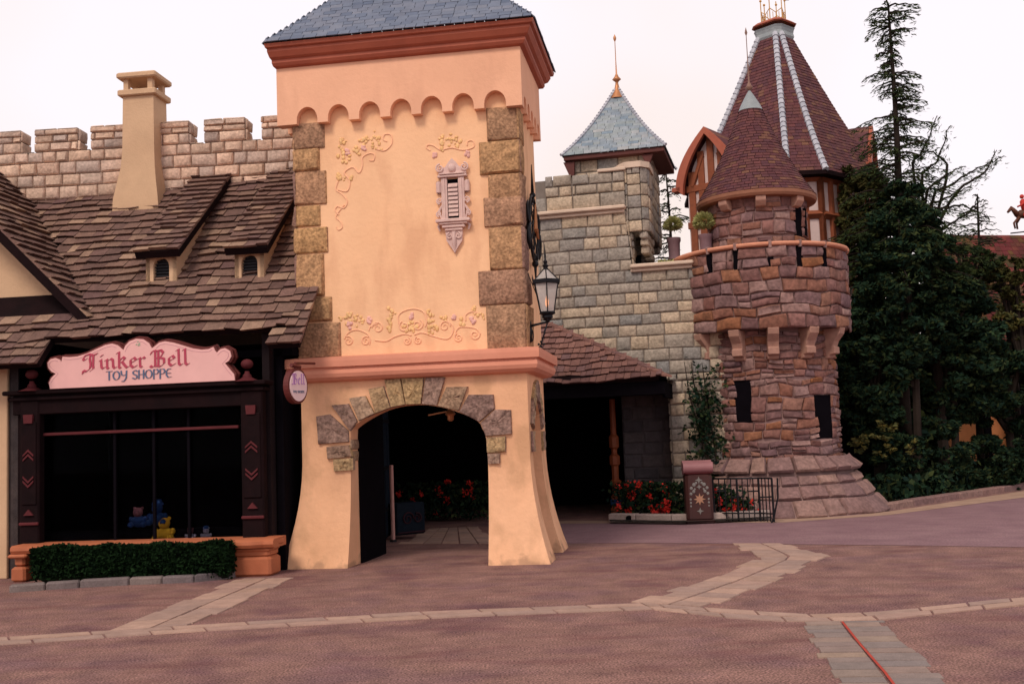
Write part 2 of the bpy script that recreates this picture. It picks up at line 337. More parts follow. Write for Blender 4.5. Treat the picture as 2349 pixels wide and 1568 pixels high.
# ---------------------------------------------------------------- ground
pave_m = M('rose_aggregate', [(.155, .080, .088), (.25, .140, .120), (.18, .10, .106)], .9, 2.6, .30, .006, 36, False, .15, fine=.75, stain=((.12, .036, .045), 1.1, .4, (.8, 2.6, 1)))
road_m = M('purple_asphalt', [(.215, .122, .142), (.265, .16, .175)], .85, 3, .15, .006, 24, False, .2, fine=.35)
gutter_m = M('sandy_gutter', [(.36, .23, .17), (.42, .28, .21)], .9, 3, .2, .004, 90, False, fine=.2)
band_m = M('paver_stone', [(.37, .24, .20), (.44, .29, .23), (.32, .22, .19), (.40, .26, .20)], .9, 5, .2, .004, 60, fine=.15)
band_dk = M('grey_paver_stone', [(.24, .18, .165), (.30, .215, .18), (.21, .175, .17), (.34, .24, .18)], .9, 5, .2, .004, 60, fine=.15)
kerb_m = M('grey_kerb_stone', [(.38, .30, .28), (.44, .34, .30), (.32, .26, .26)], .9, 5, .25, .008, 30, fine=.15)
W_ = lambda a, b, z: Vector((a, b, z))
g = MB(); g.quad((-400, -60, 0), (400, -60, 0), (400, 900, 0), (-400, 900, 0)); tag(g.build('pavement', pave_m), kind='structure')
g = MB()
fr = [(1240, 1246), (1500, 1244), (1800, 1247), (2100, 1250), (2349, 1254), (2700, 1258)]
bk = [(1240, 1200), (1400, 1199), (1800, 1197), (2040, 1180), (2349, 1140), (2700, 1085)]
for i in range(5):
    a, b, c, d = [gnd(*p, .004) for p in (fr[i], fr[i+1], bk[i+1], bk[i])]; g.quad(a, b, c, d)
tag(g.build('road', road_m), kind='structure')
g = MB()
bk2 = [(1240, 1194), (1400, 1193), (1800, 1189), (2040, 1172), (2349, 1125), (2700, 1070)]
for i in range(5):
    a, b, c, d = [gnd(*p, .008) for p in (bk[i], bk[i+1], bk2[i+1], bk2[i])]; g.quad(a, b, c, d)
tag(g.build('gutter', gutter_m), kind='structure')
def band(name, L, R_, n, mat, lens=(.35, .6), jag=0.0, seed=1, cross=False, z=.004):
    """paving band between two outlines; n rows of stones"""
    Lp = [gnd(*p) for p in L]; Rp = [gnd(*p) for p in R_]
    def cum(P):
        c = [0]
        for i in range(len(P)-1): c.append(c[-1]+(P[i+1]-P[i]).length)
        return c
    cl, cr_ = cum(Lp), cum(Rp); Ls = (cl[-1]+cr_[-1])/2
    def pt(P, c, u):
        d = u*c[-1]
        for i in range(len(P)-1):
            if d <= c[i+1] or i == len(P)-2: return P[i].lerp(P[i+1], (d-c[i])/(c[i+1]-c[i]))
    def f(s, t, h):
        p = pt(Lp, cl, s/Ls).lerp(pt(Rp, cr_, s/Ls), t); return Vector((p.x, p.y, z+h))
    mb = MB(); R2 = random.Random(seed)
    for k in range(n):
        s = 0 if k % 2 == 0 else -R2.uniform(.1, .25)
        while s < Ls:
            l = R2.uniform(*lens); e0, e1 = max(0, s), min(Ls, s+l); s += l
            if e1-e0 < .05: continue
            t0, t1 = k/n, (k+1)/n
            if jag and k == 0: t0 -= R2.uniform(0, jag)
            if jag and k == n-1: t1 += R2.uniform(0, jag)
            g_ = .008; tg = .012/((Lp[0]-Rp[0]).length+.01)
            P = [f(e0+g_, t0+tg, 0), f(e1-g_, t0+tg, 0), f(e1-g_, t1-tg, 0), f(e0+g_, t1-tg, 0)]; hh = R2.uniform(.004, .010)
            mid = (P[0]+P[1]+P[2]+P[3])/4; Q = [p+(mid-p).normalized()*.006+Vector((0, 0, hh)) for p in P]
            P = [p-Vector((0, 0, .02)) for p in P]
            mb.add(P+Q, [(4, 5, 6, 7), (0, 1, 5, 4), (1, 2, 6, 5), (2, 3, 7, 6), (3, 0, 4, 7)])
    return tag(mb.build(name, mat), kind='structure')
band('paving_band', [(-200, 1492), (0, 1480), (400, 1452), (1000, 1418), (1500, 1398)], [(-200, 1473), (0, 1463), (400, 1437), (1000, 1402), (1470, 1384)], 2, band_m, (.4, .75), seed=3)
band('paving_band', [(1500, 1399), (1700, 1420), (1830, 1426), (2000, 1424), (2150, 1408), (2349, 1388), (2500, 1372)], [(1470, 1384), (1640, 1398), (1850, 1410), (1960, 1407), (2100, 1396), (2349, 1371), (2500, 1358)], 2, band_m, (.35, .6), seed=4, jag=.1)
band('paving_band', [(268, 1447), (560, 1327)], [(425, 1436), (668, 1325)], 2, band_m, (.3, .6), jag=.18, seed=5)
band('paving_band', [(1470, 1383), (1650, 1325), (1752, 1283), (1700, 1246)], [(1600, 1392), (1740, 1340), (1880, 1276), (1790, 1246)], 2, band_m, (.28, .5), jag=.25, seed=6)
band('paving_band', [(1845, 1427), (1880, 1480), (1905, 1530), (1950, 1600), (1990, 1660)], [(2015, 1424), (2050, 1465), (2110, 1515), (2190, 1600), (2240, 1660)], 2, band_dk, (.16, .26), jag=.13, seed=7)
band('garden_path', [(930, 1247), (990, 1212)], [(1140, 1247), (1090, 1208)], 5, band_m, (.3, .5), jag=.1, seed=8)
g = MB(); P = [gnd(x, y, .016) for x, y in ((1932, 1424), (1975, 1478), (2030, 1540), (2075, 1600))]; 
for i in range(3):
    d = Vector((.010, 0, 0)); g.quad(P[i]-d, P[i]+d, P[i+1]+d, P[i+1]-d)
tag(g.build('red_joint_line', M('red_joint', [(.42, .05, .03)], .8, 5, .2, 0, 30, False)), kind='structure')
# kerbs
m_ = MB()
for x_ in (1444, 1496):
    p_ = gnd(x_, 1199); m_.tube([Vector((p_.x, p_.y-.02, .085)), Vector((p_.x, p_.y+.1, .085))], .06, 14)
tag(m_.build('drain_pipe', dark_m), kind='structure')
def kerb(name, L, w_, h, mat, seed=1, lens=(.4, .7), gap=.01):
    P = [gnd(*p) for p in L]; c = [0]
    for i in range(len(P)-1): c.append(c[-1]+(P[i+1]-P[i]).length)
    def f(s, t, q):
        for i in range(len(P)-1):
            if s <= c[i+1] or i == len(P)-2: break
        u = (P[i+1]-P[i]).normalized(); p = P[i]+u*(s-c[i]); nrm = Vector((-u.y, u.x, 0))
        return p+nrm*t+Vector((0, 0, q))
    mb = MB(); s = 0; R2 = random.Random(seed)
    while s < c[-1]-.02:
        l = min(R2.uniform(*lens), c[-1]-s); j = R2.uniform(-.008, .008)
        mb.bbox(lambda a, b, z: f(a, b, z), s+gap/2, s+l-gap/2, j, w_+j, -.02, h+R2.uniform(-.006, .006), .018); s += l
    return tag(mb.build(name, mat, smooth=False), kind='structure')
kerb('kerb', [(2025, 1172), (2100, 1160), (2200, 1144), (2349, 1122), (2600, 1080)], .25, .13, apron_stone, 2, (.9, 1.4))
kerb('kerb', [(1395, 1198), (1500, 1200), (1570, 1201), (1770, 1191)], .22, .17, kerb_m, 3, (.5, .9))
kerb('kerb', [(20, 1359), (140, 1350), (300, 1341), (470, 1334), (520, 1330), (556, 1317)], .16, .09, M('dark_kerb_stone', [(.15, .12, .125), (.19, .15, .14), (.12, .10, .11)], .9, 5, .25, .008, 30, fine=.15), 4, (.35, .62))
# ================================================================ GATE TOWER
T = Frame(.40, 14.45, 9.0)
def zm(x0, y0): return lambda X, Y: ((x0+X/2.936)/1.0643, (y0+Y/2.936)/1.0643)
z4, z5, z6, z1, z2 = zm(650, 0), zm(650, 500), zm(650, 850), zm(0, 100), zm(0, 600)
FB = .20                                                     # depth of the tower's front wall
tower = thing('gate_tower', 'tall peach stucco tower with arched passage, scalloped overhang and slate roof', 'tower', T(-1.8, 1.0, 0))
AL, AR, BD = -3.44, -.25, 1.85
def h(p, b=FB): return T.hit(p[0], p[1], b)
# upper body
m = MB(); m.box(T, AL, AR, FB, BD, 2.62, 6.9)
m.build('upper_wall', stucco, tower)
# flared arcade below
def flare(z):
    u = max(0, (1.45-z)/1.45); return .25*u**1.9
AC = [z6(*p) for p in ((640, 1480), (633, 900), (600, 590), (640, 548), (700, 508), (780, 465), (860, 432), (940, 412), (1020, 404), (1110, 402), (1200, 412), (1290, 430), (1380, 458), (1460, 492), (1525, 530), (1552, 580), (1575, 640), (1590, 800))]
ap = [h(p) for p in AC]; x_l = ap[2][0]-.0; x_r = ap[-1][0]+.0
arch = [(x_l, ap[2][1]-.15)]+[q for q in ap[2:-1]]+[(x_r, ap[-1][1])]
dn = []
for i in range(len(arch)-1):
    p0_, p1_, p2_, p3_ = arch[max(i-1, 0)], arch[i], arch[i+1], arch[min(i+2, len(arch)-1)]
    for k in range(5):
        t = k/5; dn.append(tuple(.5*(2*p1_[j]+(-p0_[j]+p2_[j])*t+(2*p0_[j]-5*p1_[j]+4*p2_[j]-p3_[j])*t*t+(-p0_[j]+3*p1_[j]-3*p2_[j]+p3_[j])*t**3) for j in (0, 1)))
arch = dn+[arch[-1]]; arch = [arch[0]]+[q for i, q in enumerate(arch[1:]) if q[0] > max(a_[0] for a_ in arch[:i+1])+.001 or i == len(arch)-2]
cols = [(AL, 0)]+[(AL+(x_l-AL)*k/5, 0) for k in range(1, 6)]+[(x_l, arch[0][1])]+[q for q in arch[1:] if q[0] > x_l+.005 and q[0] < x_r-.005]+[(x_r, arch[-1][1]), (x_r, 0)]+[(x_r+(AR-x_r)*k/4, 0) for k in range(1, 5)]
def ff(x, d, z):
    fl = flare(z); wl = max(0, (x_l-x)/(x_l-AL)) if x < x_l else 0; wr = max(0, (x-x_r)/(AR-x_r)) if x > x_r else 0
    return T(x-fl*wl+fl*wr, FB+d-fl*(1 if d < .2 else 0), z)
m = MB(); curtain(m, ff, cols, 2.75, .34, 14)
# right side arcade
sc_ = [(FB+.001, 0), (.50, 0), (.50, 0), (.50, 1.75), (.62, 2.0), (.80, 2.16), (.95, 2.2), (1.10, 2.14), (1.27, 1.98), (1.36, 1.75), (1.36, 0), (1.5, 0), (1.7, 0), (BD, 0)]
def fs(x, d, z):
    fl = flare(z); wl = max(0, (.50-x)/.3) if x < .5 else 0; wr = (x-1.36)/(BD-1.36) if x > 1.36 else 0
    return T(AR-d+fl*(1 if d < .2 else 0), x-fl*wl+fl*wr, z)
curtain(m, fs, sc_, 2.75, .19, 14)
def fl_(x, d, z):
    return T(AL+d-flare(z)*(1 if d < .2 else 0), x, z)
curtain(m, fl_, [(FB, 0), (BD, 0)], 2.75, .3, 14)
# rear piers and arch of the passage
def fr_(x, d, z): return T(x, BD-d+flare(z)*(1 if d < .2 else 0), z)
curtain(m, fr_, [(x_r+.05, 0), (AR, 0)], 2.75, .3, 14)
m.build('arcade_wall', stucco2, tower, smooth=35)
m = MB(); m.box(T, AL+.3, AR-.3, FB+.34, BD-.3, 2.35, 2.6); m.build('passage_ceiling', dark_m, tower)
m = MB(); m.box(T, AL+.31, x_l+.03, FB+.341, 1.75, .0, 2.34); m.build('passage_shade_box', dark_m, tower)  # near-black box added along the left wall to darken the passage
m = MB(); m.tube([T(x_l, FB+.36, 2.32), T(x_r, FB+.36, 2.32)], .02)
# belt moulding (stepped, with mitred corners)
def moulding(name, a0, a1, b0, b1, prof, mat, lf=1.0):
    """prof: [(outset, z)] swept round the front, right side and back of the tower"""
    mb = MB(); R_ = [[T(a0-o*lf, b0-o, z), T(a1+o, b0-o, z), T(a1+o, b1+o, z), T(a0-o*lf, b1+o, z)] for o, z in prof]
    P = [p for r in R_ for p in r]; n = len(prof)
    mb.add(P, [(i*4+k, i*4+(k+1) % 4, (i+1)*4+(k+1) % 4, (i+1)*4+k) for i in range(n-1) for k in range(4)]+[(0, 1, 2, 3)[::-1], tuple((n-1)*4+k for k in range(4))])
    return mb.build(name, mat, tower)
zb = T.hit(960, 820, FB-.2)[1]
print('belt z', zb)
moulding('belt_course', AL, AR, FB, BD, [(.002, 2.52), (.10, 2.54), (.155, 2.58), (.175, 2.63), (.17, 2.675), (.15, 2.70), (.15, 2.715), (.20, 2.72), (.205, 2.80), (.20, 2.85), (.03, 2.875)], belt_m)
# overhanging gallery with scalloped edge
GA0, GA1, GB0, GB1 = -3.66, -.15, .07, 1.98
gz = [T.hit(*z4(150, 885), GB0)[1], T.hit(*z4(1780, 768), GB0)[1]]; GZ = sum(gz)/2; GT = 7.12
print('gallery bottoms', gz)
ctr = [T.hit(*z4(X, Y), GB0)[0] for X, Y in ((292, 850), (516, 835), (740, 815), (964, 800), (1184, 785), (1410, 765), (1640, 745))]
cols = [(GA0, GZ)]; rr = .152
for c in ctr:
    cols.append((c-rr, GZ))
    for k in range(13):
        t = math.pi*k/12; cols.append((c-rr*math.cos(t), GZ+.055+(rr+.03)*math.sin(t)))
    cols.append((c+rr, GZ))
cols.append((GA1, GZ))
fg = lambda x, d, z: T(x, GB0+d, z)
m = MB(); curtain(m, fg, cols, GT, .125, caps=True)
cols = [(GB0+.126, GZ+.001)]
for k in range(5):
    c = GB0+.30+k*.34
    cols.append((c-.12, GZ))
    for q in range(9):
        t = math.pi*q/8; cols.append((c-.12*math.cos(t), GZ+.055+.15*math.sin(t)))
    cols.append((c+.12, GZ))
cols.append((GB1, GZ+.001))
curtain(m, lambda x, d, z: T(GA1-d, x, z), cols, GT, .10)
curtain(m, lambda x, d, z: T(GA0+d, x, z), cols, GT, .20)
m.quad(T(GA0, GB1, GZ), T(GA1, GB1, GZ), T(GA1, GB1, GT), T(GA0, GB1, GT))
m.build('gallery', gal_stucco, tower)
# cornice and roof
moulding('cornice', GA0, GA1, GB0, GB1, [(.002, 7.0), (.06, 7.02), (.085, 7.06), (.085, 7.10), (.13, 7.13), (.17, 7.20), (.17, 7.235), (.21, 7.25), (.225, 7.30), (.10, 7.34)], cornice_m, .4)
sr = MB(); RA0, RA1, RB0, RB1 = GA0-.12, GA1+.24, GB0-.25, GB1+.26; slope = 2.35
zr0 = 7.31
def roof_in(t):                                              # inset of the hips at slope length t, flared at the eave
    return t*.66+.08*(1-math.exp(-t*2.2))
def zr(t): return zr0+t*.80
for side in range(4):
    if side == 0: mk = lambda s, t, k: T(s, RB0+roof_in(t)-k*.9, zr(t)+k*.45); rg = lambda t: (RA0+roof_in(t), RA1-roof_in(t))
    if side == 1: mk = lambda s, t, k: T(RA1-roof_in(t)+k*.9, s, zr(t)+k*.45); rg = lambda t: (RB0+roof_in(t), RB1-roof_in(t))
    if side == 2: mk = lambda s, t, k: T(s, RB1-roof_in(t)+k*.9, zr(t)+k*.45); rg = lambda t: (RA0+roof_in(t), RA1-roof_in(t))
    if side == 3: mk = lambda s, t, k: T(RA0+roof_in(t)-k*.9, s, zr(t)+k*.45); rg = lambda t: (RB0+roof_in(t), RB1-roof_in(t))
    shingles(sr, mk, (0, 2.3), rg, .088, (.14, .19), .014, .0, seed=20+side, over=.03, jag=.0015)
sr.box(T, RA0+.05, RA1-.05, RB0+.05, RB1-.05, 7.27, 7.31)
sr.build('slate_roof', slate_m, tower)
# quoins on both front corners (measured outlines)
QL = [((190, 885), (415, 1060)), ((190, 1068), (380, 1222)), ((200, 1232), (430, 1462)), ((210, 1475), (385, 1620)), ]
m = MB()
def fq(s, t, k): return T(s, FB-.004-k, t)
def qblock(p0, p1, zf, a_lim=None, rough=.35, right=False):
    (x0, y0), (x1, y1) = p0, p1
    a0, zt = h(zf(x0, y0), FB-.04); a1, zb_ = h(zf(x1, y1), FB-.04)
    if a_lim: a0, a1 = (AL-.035, a1) if not right else (a0, AR+.035)
    rock(m, fq, a0, a1, zb_+.012, zt-.004, .045, n=9, rough=rough, inset=.03)
    b1 = FB+rnd.uniform(.22, .5) if right else FB+.3
    if right: rock(m, lambda s, t, k: T(AR+.004+k, s, t), FB-.045, b1, zb_+.012, zt-.004, .045, n=7, rough=rough, inset=.03)
    else: rock(m, lambda s, t, k: T(AL-.004-k, s, t), FB-.045, b1, zb_+.012, zt-.004, .045, n=7, rough=rough, inset=.03)
for a, b in QL: qblock(a, b, z4, True)
for a, b in (((215, 165), (440, 343)), ((225, 355), (415, 655)), ((235, 665), (470, 835))): qblock(a, b, z5, True)
for a, b in (((1572, 770), (1790, 1000)), ((1520, 1015), (1795, 1240)), ((1585, 1248), (1800, 1440)), ): qblock(a, b, z4, True, right=True)
for a, b in (((1553, -55), (1815, 148)), ((1590, 160), (1830, 460)), ((1515, 472), (1850, 710)), ((1572, 718), (1870, 1040))): qblock(a, b, z5, True, right=True)
a0, zt = h(z5(445, 845)); a1, zb_ = h(z5(540, 1095)); rock(m, fq, AL-.03, a1, zb_, zt, .045, n=9, rough=.3, inset=.03)
m.build('quoin_stones', quoin_m, tower, smooth=50)
# voussoirs of the front arch
VS = [((355, 485), (455, 470), (590, 590), (595, 672), (370, 688)), ((465, 405), (590, 395), (655, 525), (600, 592)), ((592, 355), (712, 338), (778, 468), (662, 522)), ((728, 290), (842, 268), (893, 425), (780, 468)),
      ((845, 225), (962, 212), (998, 405), (893, 425)), ((965, 210), (1132, 208), (1110, 402), (1000, 404)), ((1140, 208), (1285, 206), (1222, 412), (1114, 402)), ((1290, 275), (1448, 272), (1378, 450), (1226, 414)),
      ((1448, 330), (1630, 328), (1640, 430), (1528, 528), (1380, 455)), ((1640, 436), (1755, 438), (1762, 615), (1570, 630), (1535, 535)), ((1575, 640), (1718, 628), (1718, 742), (1580, 748)), ((1585, 755), (1675, 752), (1675, 825), (1590, 830)),
      ((430, 705), (598, 690), (620, 775), (435, 792)), ((478, 795), (628, 785), (628, 872), (485, 882))]
m = MB()
def poly_rock(pts, hgt, fr, b, side_d=.30):
    n = len(pts); cx = sum(p[0] for p in pts)/n; cz = sum(p[1] for p in pts)/n
    dense = []
    for i in range(n):
        p, q = pts[i], pts[(i+1) % n]; k = max(2, int(math.dist(p, q)/.05))
        for j in range(k): dense.append((p[0]+(q[0]-p[0])*j/k, p[1]+(q[1]-p[1])*j/k))
    N = len(dense); rings = [(1.0, -.04), (.99, hgt*.6), (.955, hgt), (.6, hgt), (.28, hgt)]
    P = []
    for qi, (k, hh) in enumerate(rings):
        for (x, z) in dense:
            j = rnd.uniform(-.3, .3)*hgt if qi >= 2 else 0
            P.append(fr(cx+(x-cx)*k, b-hh-j, cz+(z-cz)*k))
    P.append(fr(cx, b-hgt, cz)); Fs = [(i*N+j, i*N+(j+1) % N, (i+1)*N+(j+1) % N, (i+1)*N+j) for i in range(len(rings)-1) for j in range(N)]
    Fs += [((len(rings)-1)*N+j, (len(rings)-1)*N+(j+1) % N, len(P)-1) for j in range(N)]
    m.add(P, Fs)
for v in VS:
    pts = [h(z6(*p), FB-.03) for p in v]; cx = sum(p[0] for p in pts)/len(pts); cz = sum(p[1] for p in pts)/len(pts)
    pts = [(cx+(x-cx)*.99, cz+(z-cz)*.99) for x, z in pts]
    poly_rock(pts, .045, T, FB)
# stones inside the left jamb, and round the side arch
for zq in ((1.42, 1.56), (1.58, 1.72)): rock(m, lambda s, t, k: T(x_l+k, FB+s, t), 0, .33, zq[0], zq[1], .025, rough=.3)
sarch = [(.50, 1.45), (.50, 1.75), (.62, 2.0), (.80, 2.16), (.95, 2.2), (1.10, 2.14), (1.27, 1.98), (1.36, 1.75), (1.36, 1.45)]
for i in range(len(sarch)-1):
    (b0, q0), (b1, q1) = sarch[i], sarch[i+1]; c = (.93, 1.55); e = lambda b, z, k: (c[0]+(b-c[0])*k, c[1]+(z-c[1])*k)
    o0, o1 = e(b0, q0, 1.42), e(b1, q1, 1.42)
    if abs(b0-b1) < .01: o0 = (b0+(-.18 if b0 < 1 else .2), q0); o1 = (b1+(-.18 if b0 < 1 else .2), q1)
    pts = [(b0, q0), (b1, q1), o1, o0]; cx = sum(p[0] for p in pts)/4; cz = sum(p[1] for p in pts)/4; pts = [(cx+(x-cx)*.94, cz+(z-cz)*.94) for x, z in pts]
    poly_rock(pts, .04, lambda a, b, z: T(AR-b, a, z), 0.0)
m.build('arch_stones', vous_m, tower, smooth=50)
# niche window: carved frame, louvres, bracket
wf = thing  # alias kept short
m = MB()
wb = FB
def pz(X, Y, b=wb-.03): return T.hit(*z4(X, Y), b)
wl, wt = pz(1296, 1285); wr, wbm = pz(1388, 1668)[0], T.hit(*z5(1392, 98), wb-.03)[1]
cxw = (wl+wr)/2
m.bbox(T, wl-.085, wl, wb-.05, wb+.0, wbm-.01, wt+.02, .008); m.bbox(T, wr, wr+.085, wb-.05, wb+.0, wbm-.01, wt+.02, .008)
m.bbox(T, wl-.055, wl-.03, wb-.065, wb-.045, wbm, wt, .004); m.bbox(T, wr+.03, wr+.055, wb-.065, wb-.045, wbm, wt, .004)
m.bbox(T, wl-.13, wr+.13, wb-.075, wb, wt+.02, wt+.055, .008); m.bbox(T, wl-.10, wr+.10, wb-.09, wb, wt+.055, wt+.075, .006)
m.prism(T, [(cxw-.2, wt+.07), (cxw+.2, wt+.07), (cxw+.17, wt+.16), (cxw+.10, wt+.17), (cxw+.05, wt+.24), (cxw, wt+.29), (cxw-.05, wt+.24), (cxw-.10, wt+.17), (cxw-.17, wt+.16)], wb-.04, wb)
m.ball(T(cxw, wb-.05, wt+.15), .055, 12, (1, .6, 1.1))
def spiral(mb, c, r, turns, a0, sgn, rad, b, n=26, fr=T):
    P = []
    for i in range(n+1):
        u = i/n; a = a0+sgn*turns*2*math.pi*u; q = r*(1-.82*u); P.append(fr(c[0]+q*math.cos(a), b, c[1]+q*math.sin(a)))
    mb.tube(P, [rad*(1-.35*i/n) for i in range(n+1)], 6)
for s in (-1, 1):
    spiral(m, (cxw+s*.17, wt+.155), .06, 1.6, math.pi/2, -s, .014, wb-.05)
    m.bbox(T, *(sorted((cxw+s*.165, cxw+s*.235))), wb-.06, wb, wt-.20, wt-.02, .02)
    spiral(m, (cxw+s*.19, wt-.30), .045, 1.5, -math.pi/2, s, .012, wb-.04)
    m.tube([T(cxw+s*.15, wb-.03, wt-.35), T(cxw+s*.21, wb-.03, wt-.45), T(cxw+s*.16, wb-.03, wt-.56), T(cxw+s*.22, wb-.03, wt-.66), T(cxw+s*.2, wb-.03, wt-.72)], [.012, .022, .014, .022, .012], 6)
    spiral(m, (cxw+s*.205, wbm+.08), .04, 1.5, -math.pi/2, s, .011, wb-.04)
# bracket under the sill
for o, za, zb2 in ((.24, wbm-.055, wbm-.005), (.20, wbm-.085, wbm-.055), (.16, wbm-.13, wbm-.085), (.125, wbm-.17, wbm-.13)):
    m.bbox(T, cxw-o, cxw+o, wb-.11*o/.24-.02, wb, za, zb2, .01)
m.prism(T, [(cxw-.12, wbm-.17), (cxw-.11, wbm-.30), (cxw-.03, wbm-.42), (cxw, wbm-.47), (cxw+.03, wbm-.42), (cxw+.11, wbm-.30), (cxw+.12, wbm-.17)], wb-.05, wb)
for s in (-1, 1): spiral(m, (cxw+s*.06, wbm-.24), .045, 1.4, math.pi/2, -s, .014, wb-.06)
m.tube([T(cxw, wb-.06, wbm-.18), T(cxw, wb-.07, wbm-.34), T(cxw, wb-.03, wbm-.47)], [.03, .028, .01], 8)
win = m.build('niche_window', carve_m, tower, smooth=40)
m = MB(); m.box(T, wl, wr, wb-.012, wb-.004, wbm, wt); m.build('recess', dark_m, win)
m = MB()
for k in range(8):
    z = wbm+.04+k*(wt-wbm-.10)/8; m.hexa([T(wl+.01, wb-.045, z), T(wr-.01, wb-.045, z), T(wl+.01, wb-.014, z+.045), T(wr-.01, wb-.014, z+.045), T(wl+.01, wb-.045, z+.016), T(wr-.01, wb-.045, z+.016), T(wl+.01, wb-.014, z+.06), T(wr-.01, wb-.014, z+.06)])
m.build('louvres', carve_m, win)
# vine relief on the plaster
ms, mg, mf = MB(), MB(), MB()
def sp(zf, X, Y, R_, a0, sgn, turns=1.5): 
    c = h(zf(X, Y)); spiral(ms, c, R_/2.936/1.0643/2500*14.7, turns, a0, sgn, .011, FB-.004)
def vine(zf, pts, r=.010):
    P = [h(zf(*p)) for p in pts]; Q = []
    for i in range(len(P)-1):
        p0, p1, p2, p3 = P[max(i-1, 0)], P[i], P[i+1], P[min(i+2, len(P)-1)]
        for k in range(6):
            t = k/6; Q.append([.5*((2*p1[j])+(-p0[j]+p2[j])*t+(2*p0[j]-5*p1[j]+4*p2[j]-p3[j])*t*t+(-p0[j]+3*p1[j]-3*p2[j]+p3[j])*t**3) for j in (0, 1)])
    Q.append(P[-1]); ms.tube([T(a, FB-.003, z) for a, z in Q], r, 6)
def leafc(zf, X, Y, R_, n, seed):
    rr_ = random.Random(seed)
    for i in range(n):
        a, z = h(zf(X+rr_.gauss(0, R_), Y+rr_.gauss(0, R_))); mg.ball(T(a, FB-.004, z), rr_.uniform(.014, .03), 6, (1, .45, rr_.uniform(.7, 1.5)))
def fruit(zf, X, Y, r=.045):
    a, z = h(zf(X, Y))
    for i in range(7): mf.ball(T(a+rnd.uniform(-1, 1)*r*.5, FB-.006, z+rnd.uniform(-1, 1)*r*.7), r*.5, 7, (1, .5, 1))
vine(z4, [(515, 1360), (580, 1370), (600, 1300), (560, 1240), (620, 1200), (665, 1240), (690, 1190), (690, 1130), (740, 1100), (775, 1110), (770, 1150), (740, 1150)])
vine(z4, [(790, 1070), (850, 1080), (900, 1030), (895, 970), (850, 965), (840, 1000), (865, 1015)])
vine(z4, [(515, 1300), (500, 1360), (540, 1390), (580, 1440), (560, 1490), (510, 1480), (495, 1510), (520, 1540)])
vine(z5, [(560, 0), (520, 50), (500, 90), (530, 120), (545, 160), (520, 180), (505, 160)])
vine(z4, [(1175, 1080), (1150, 1060), (1160, 1040), (1200, 1045), (1250, 1075), (1330, 1060), (1400, 1075), (1450, 1070), (1490, 1050), (1480, 1010), (1445, 1015), (1440, 1045)])
for X, Y, n in ((530, 1020, 8), (545, 1090, 8), (560, 1160, 6), (640, 1070, 9), (720, 1000, 7), (800, 985, 8), (690, 1040, 8), (790, 1060, 5), (520, 1260, 6), (595, 1270, 6), (1250, 1010, 7), (1310, 1010, 8), (1380, 1005, 6), (1250, 1060, 5), (1370, 1060, 5)): leafc(z4, X, Y, 20, n, X)
for X, Y in ((585, 1085), (700, 1060), (1205, 1115), (1440, 1105)): fruit(z4, X, Y, .05)
for X, Y, R_, a, s in ((590, 975, 36, 2, -1), (715, 975, 36, 1, 1), (800, 880, 45, 3, -1), (1010, 975, 30, 1, -1), (1090, 970, 30, 2, 1), (990, 870, 42, 2, 1), (1085, 860, 42, 1, -1), (1280, 870, 42, 0, 1), (1380, 950, 34, 2, 1), (1495, 930, 40, 1, -1)): sp(z5, X, Y, R_, a, s)
vine(z5, [(560, 960), (590, 915), (650, 895), (720, 920), (745, 960), (740, 1000)]); vine(z5, [(735, 900), (750, 870), (800, 850)])
vine(z5, [(780, 970), (860, 975), (920, 945), (990, 925), (1040, 935)]); vine(z5, [(1060, 930), (1120, 915), (1200, 940), (1290, 960), (1330, 930), (1340, 870), (1300, 830)])
vine(z5, [(1350, 930), (1380, 880), (1450, 875), (1510, 890), (1535, 925)]); vine(z5, [(950, 850), (950, 790), (1000, 755), (1070, 745), (1130, 770), (1150, 830), (1140, 870)])
vine(z5, [(1430, 830), (1430, 790), (1470, 765), (1510, 775)])
for X, Y, n in ((560, 810, 6), (610, 800, 5), (660, 820, 7), (680, 850, 5), (890, 820, 6), (890, 880, 6), (900, 770, 6), (1000, 870, 9), (1050, 860, 8), (1040, 900, 6), (1190, 850, 8), (1170, 770, 7), (1200, 900, 5), (1290, 800, 5), (1400, 840, 5), (1510, 760, 4), (1540, 800, 4)): leafc(z5, X, Y, 18, n, X+3)
for X, Y in ((600, 865), (738, 828), (1045, 795), (1345, 800), (1480, 825)): fruit(z5, X, Y, .055)
rel = ms.build('vine_relief', scroll_m, tower, smooth='all'); mg.build('relief_leaves', gold_m, rel, smooth='all'); mf.build('relief_fruit', fruit_m, rel, smooth='all')
# iron clock on the right side wall
m = MB(); cb, cz_, cr1 = .98, 4.62, .62
CKO = AR+.07
def S(b, z, o=0): return T(CKO+o, b, z)
for r_, q in ((.48, .018), (.37, .013), (.13, .016)): m.tube([S(cb+r_*.95*math.cos(2*math.pi*k/40), cz_+r_*math.sin(2*math.pi*k/40)) for k in range(41)], q, 6)
for k in range(12):
    a = 2*math.pi*k/12; m.tube([S(cb+.38*math.cos(a), cz_+.38*math.sin(a)), S(cb+.46*math.cos(a), cz_+.46*math.sin(a))], .016, 5)
for k in range(8):
    a = 2*math.pi*(k+.5)/8; m.tube([S(cb+.13*math.cos(a), cz_+.13*math.sin(a)), S(cb+.3*math.cos(a+.25), cz_+.3*math.sin(a+.25)), S(cb+.37*math.cos(a), cz_+.37*math.sin(a))], .012, 5)
m.tube([S(cb, cz_+.48), S(cb, cz_+.95)], [.03, .006], 6); m.tube([S(cb, cz_-.48), S(cb, cz_-.78)], [.03, .006], 6)
m.ball(S(cb, cz_+.5), .045, 8); m.ball(S(cb, cz_-.5), .05, 8)
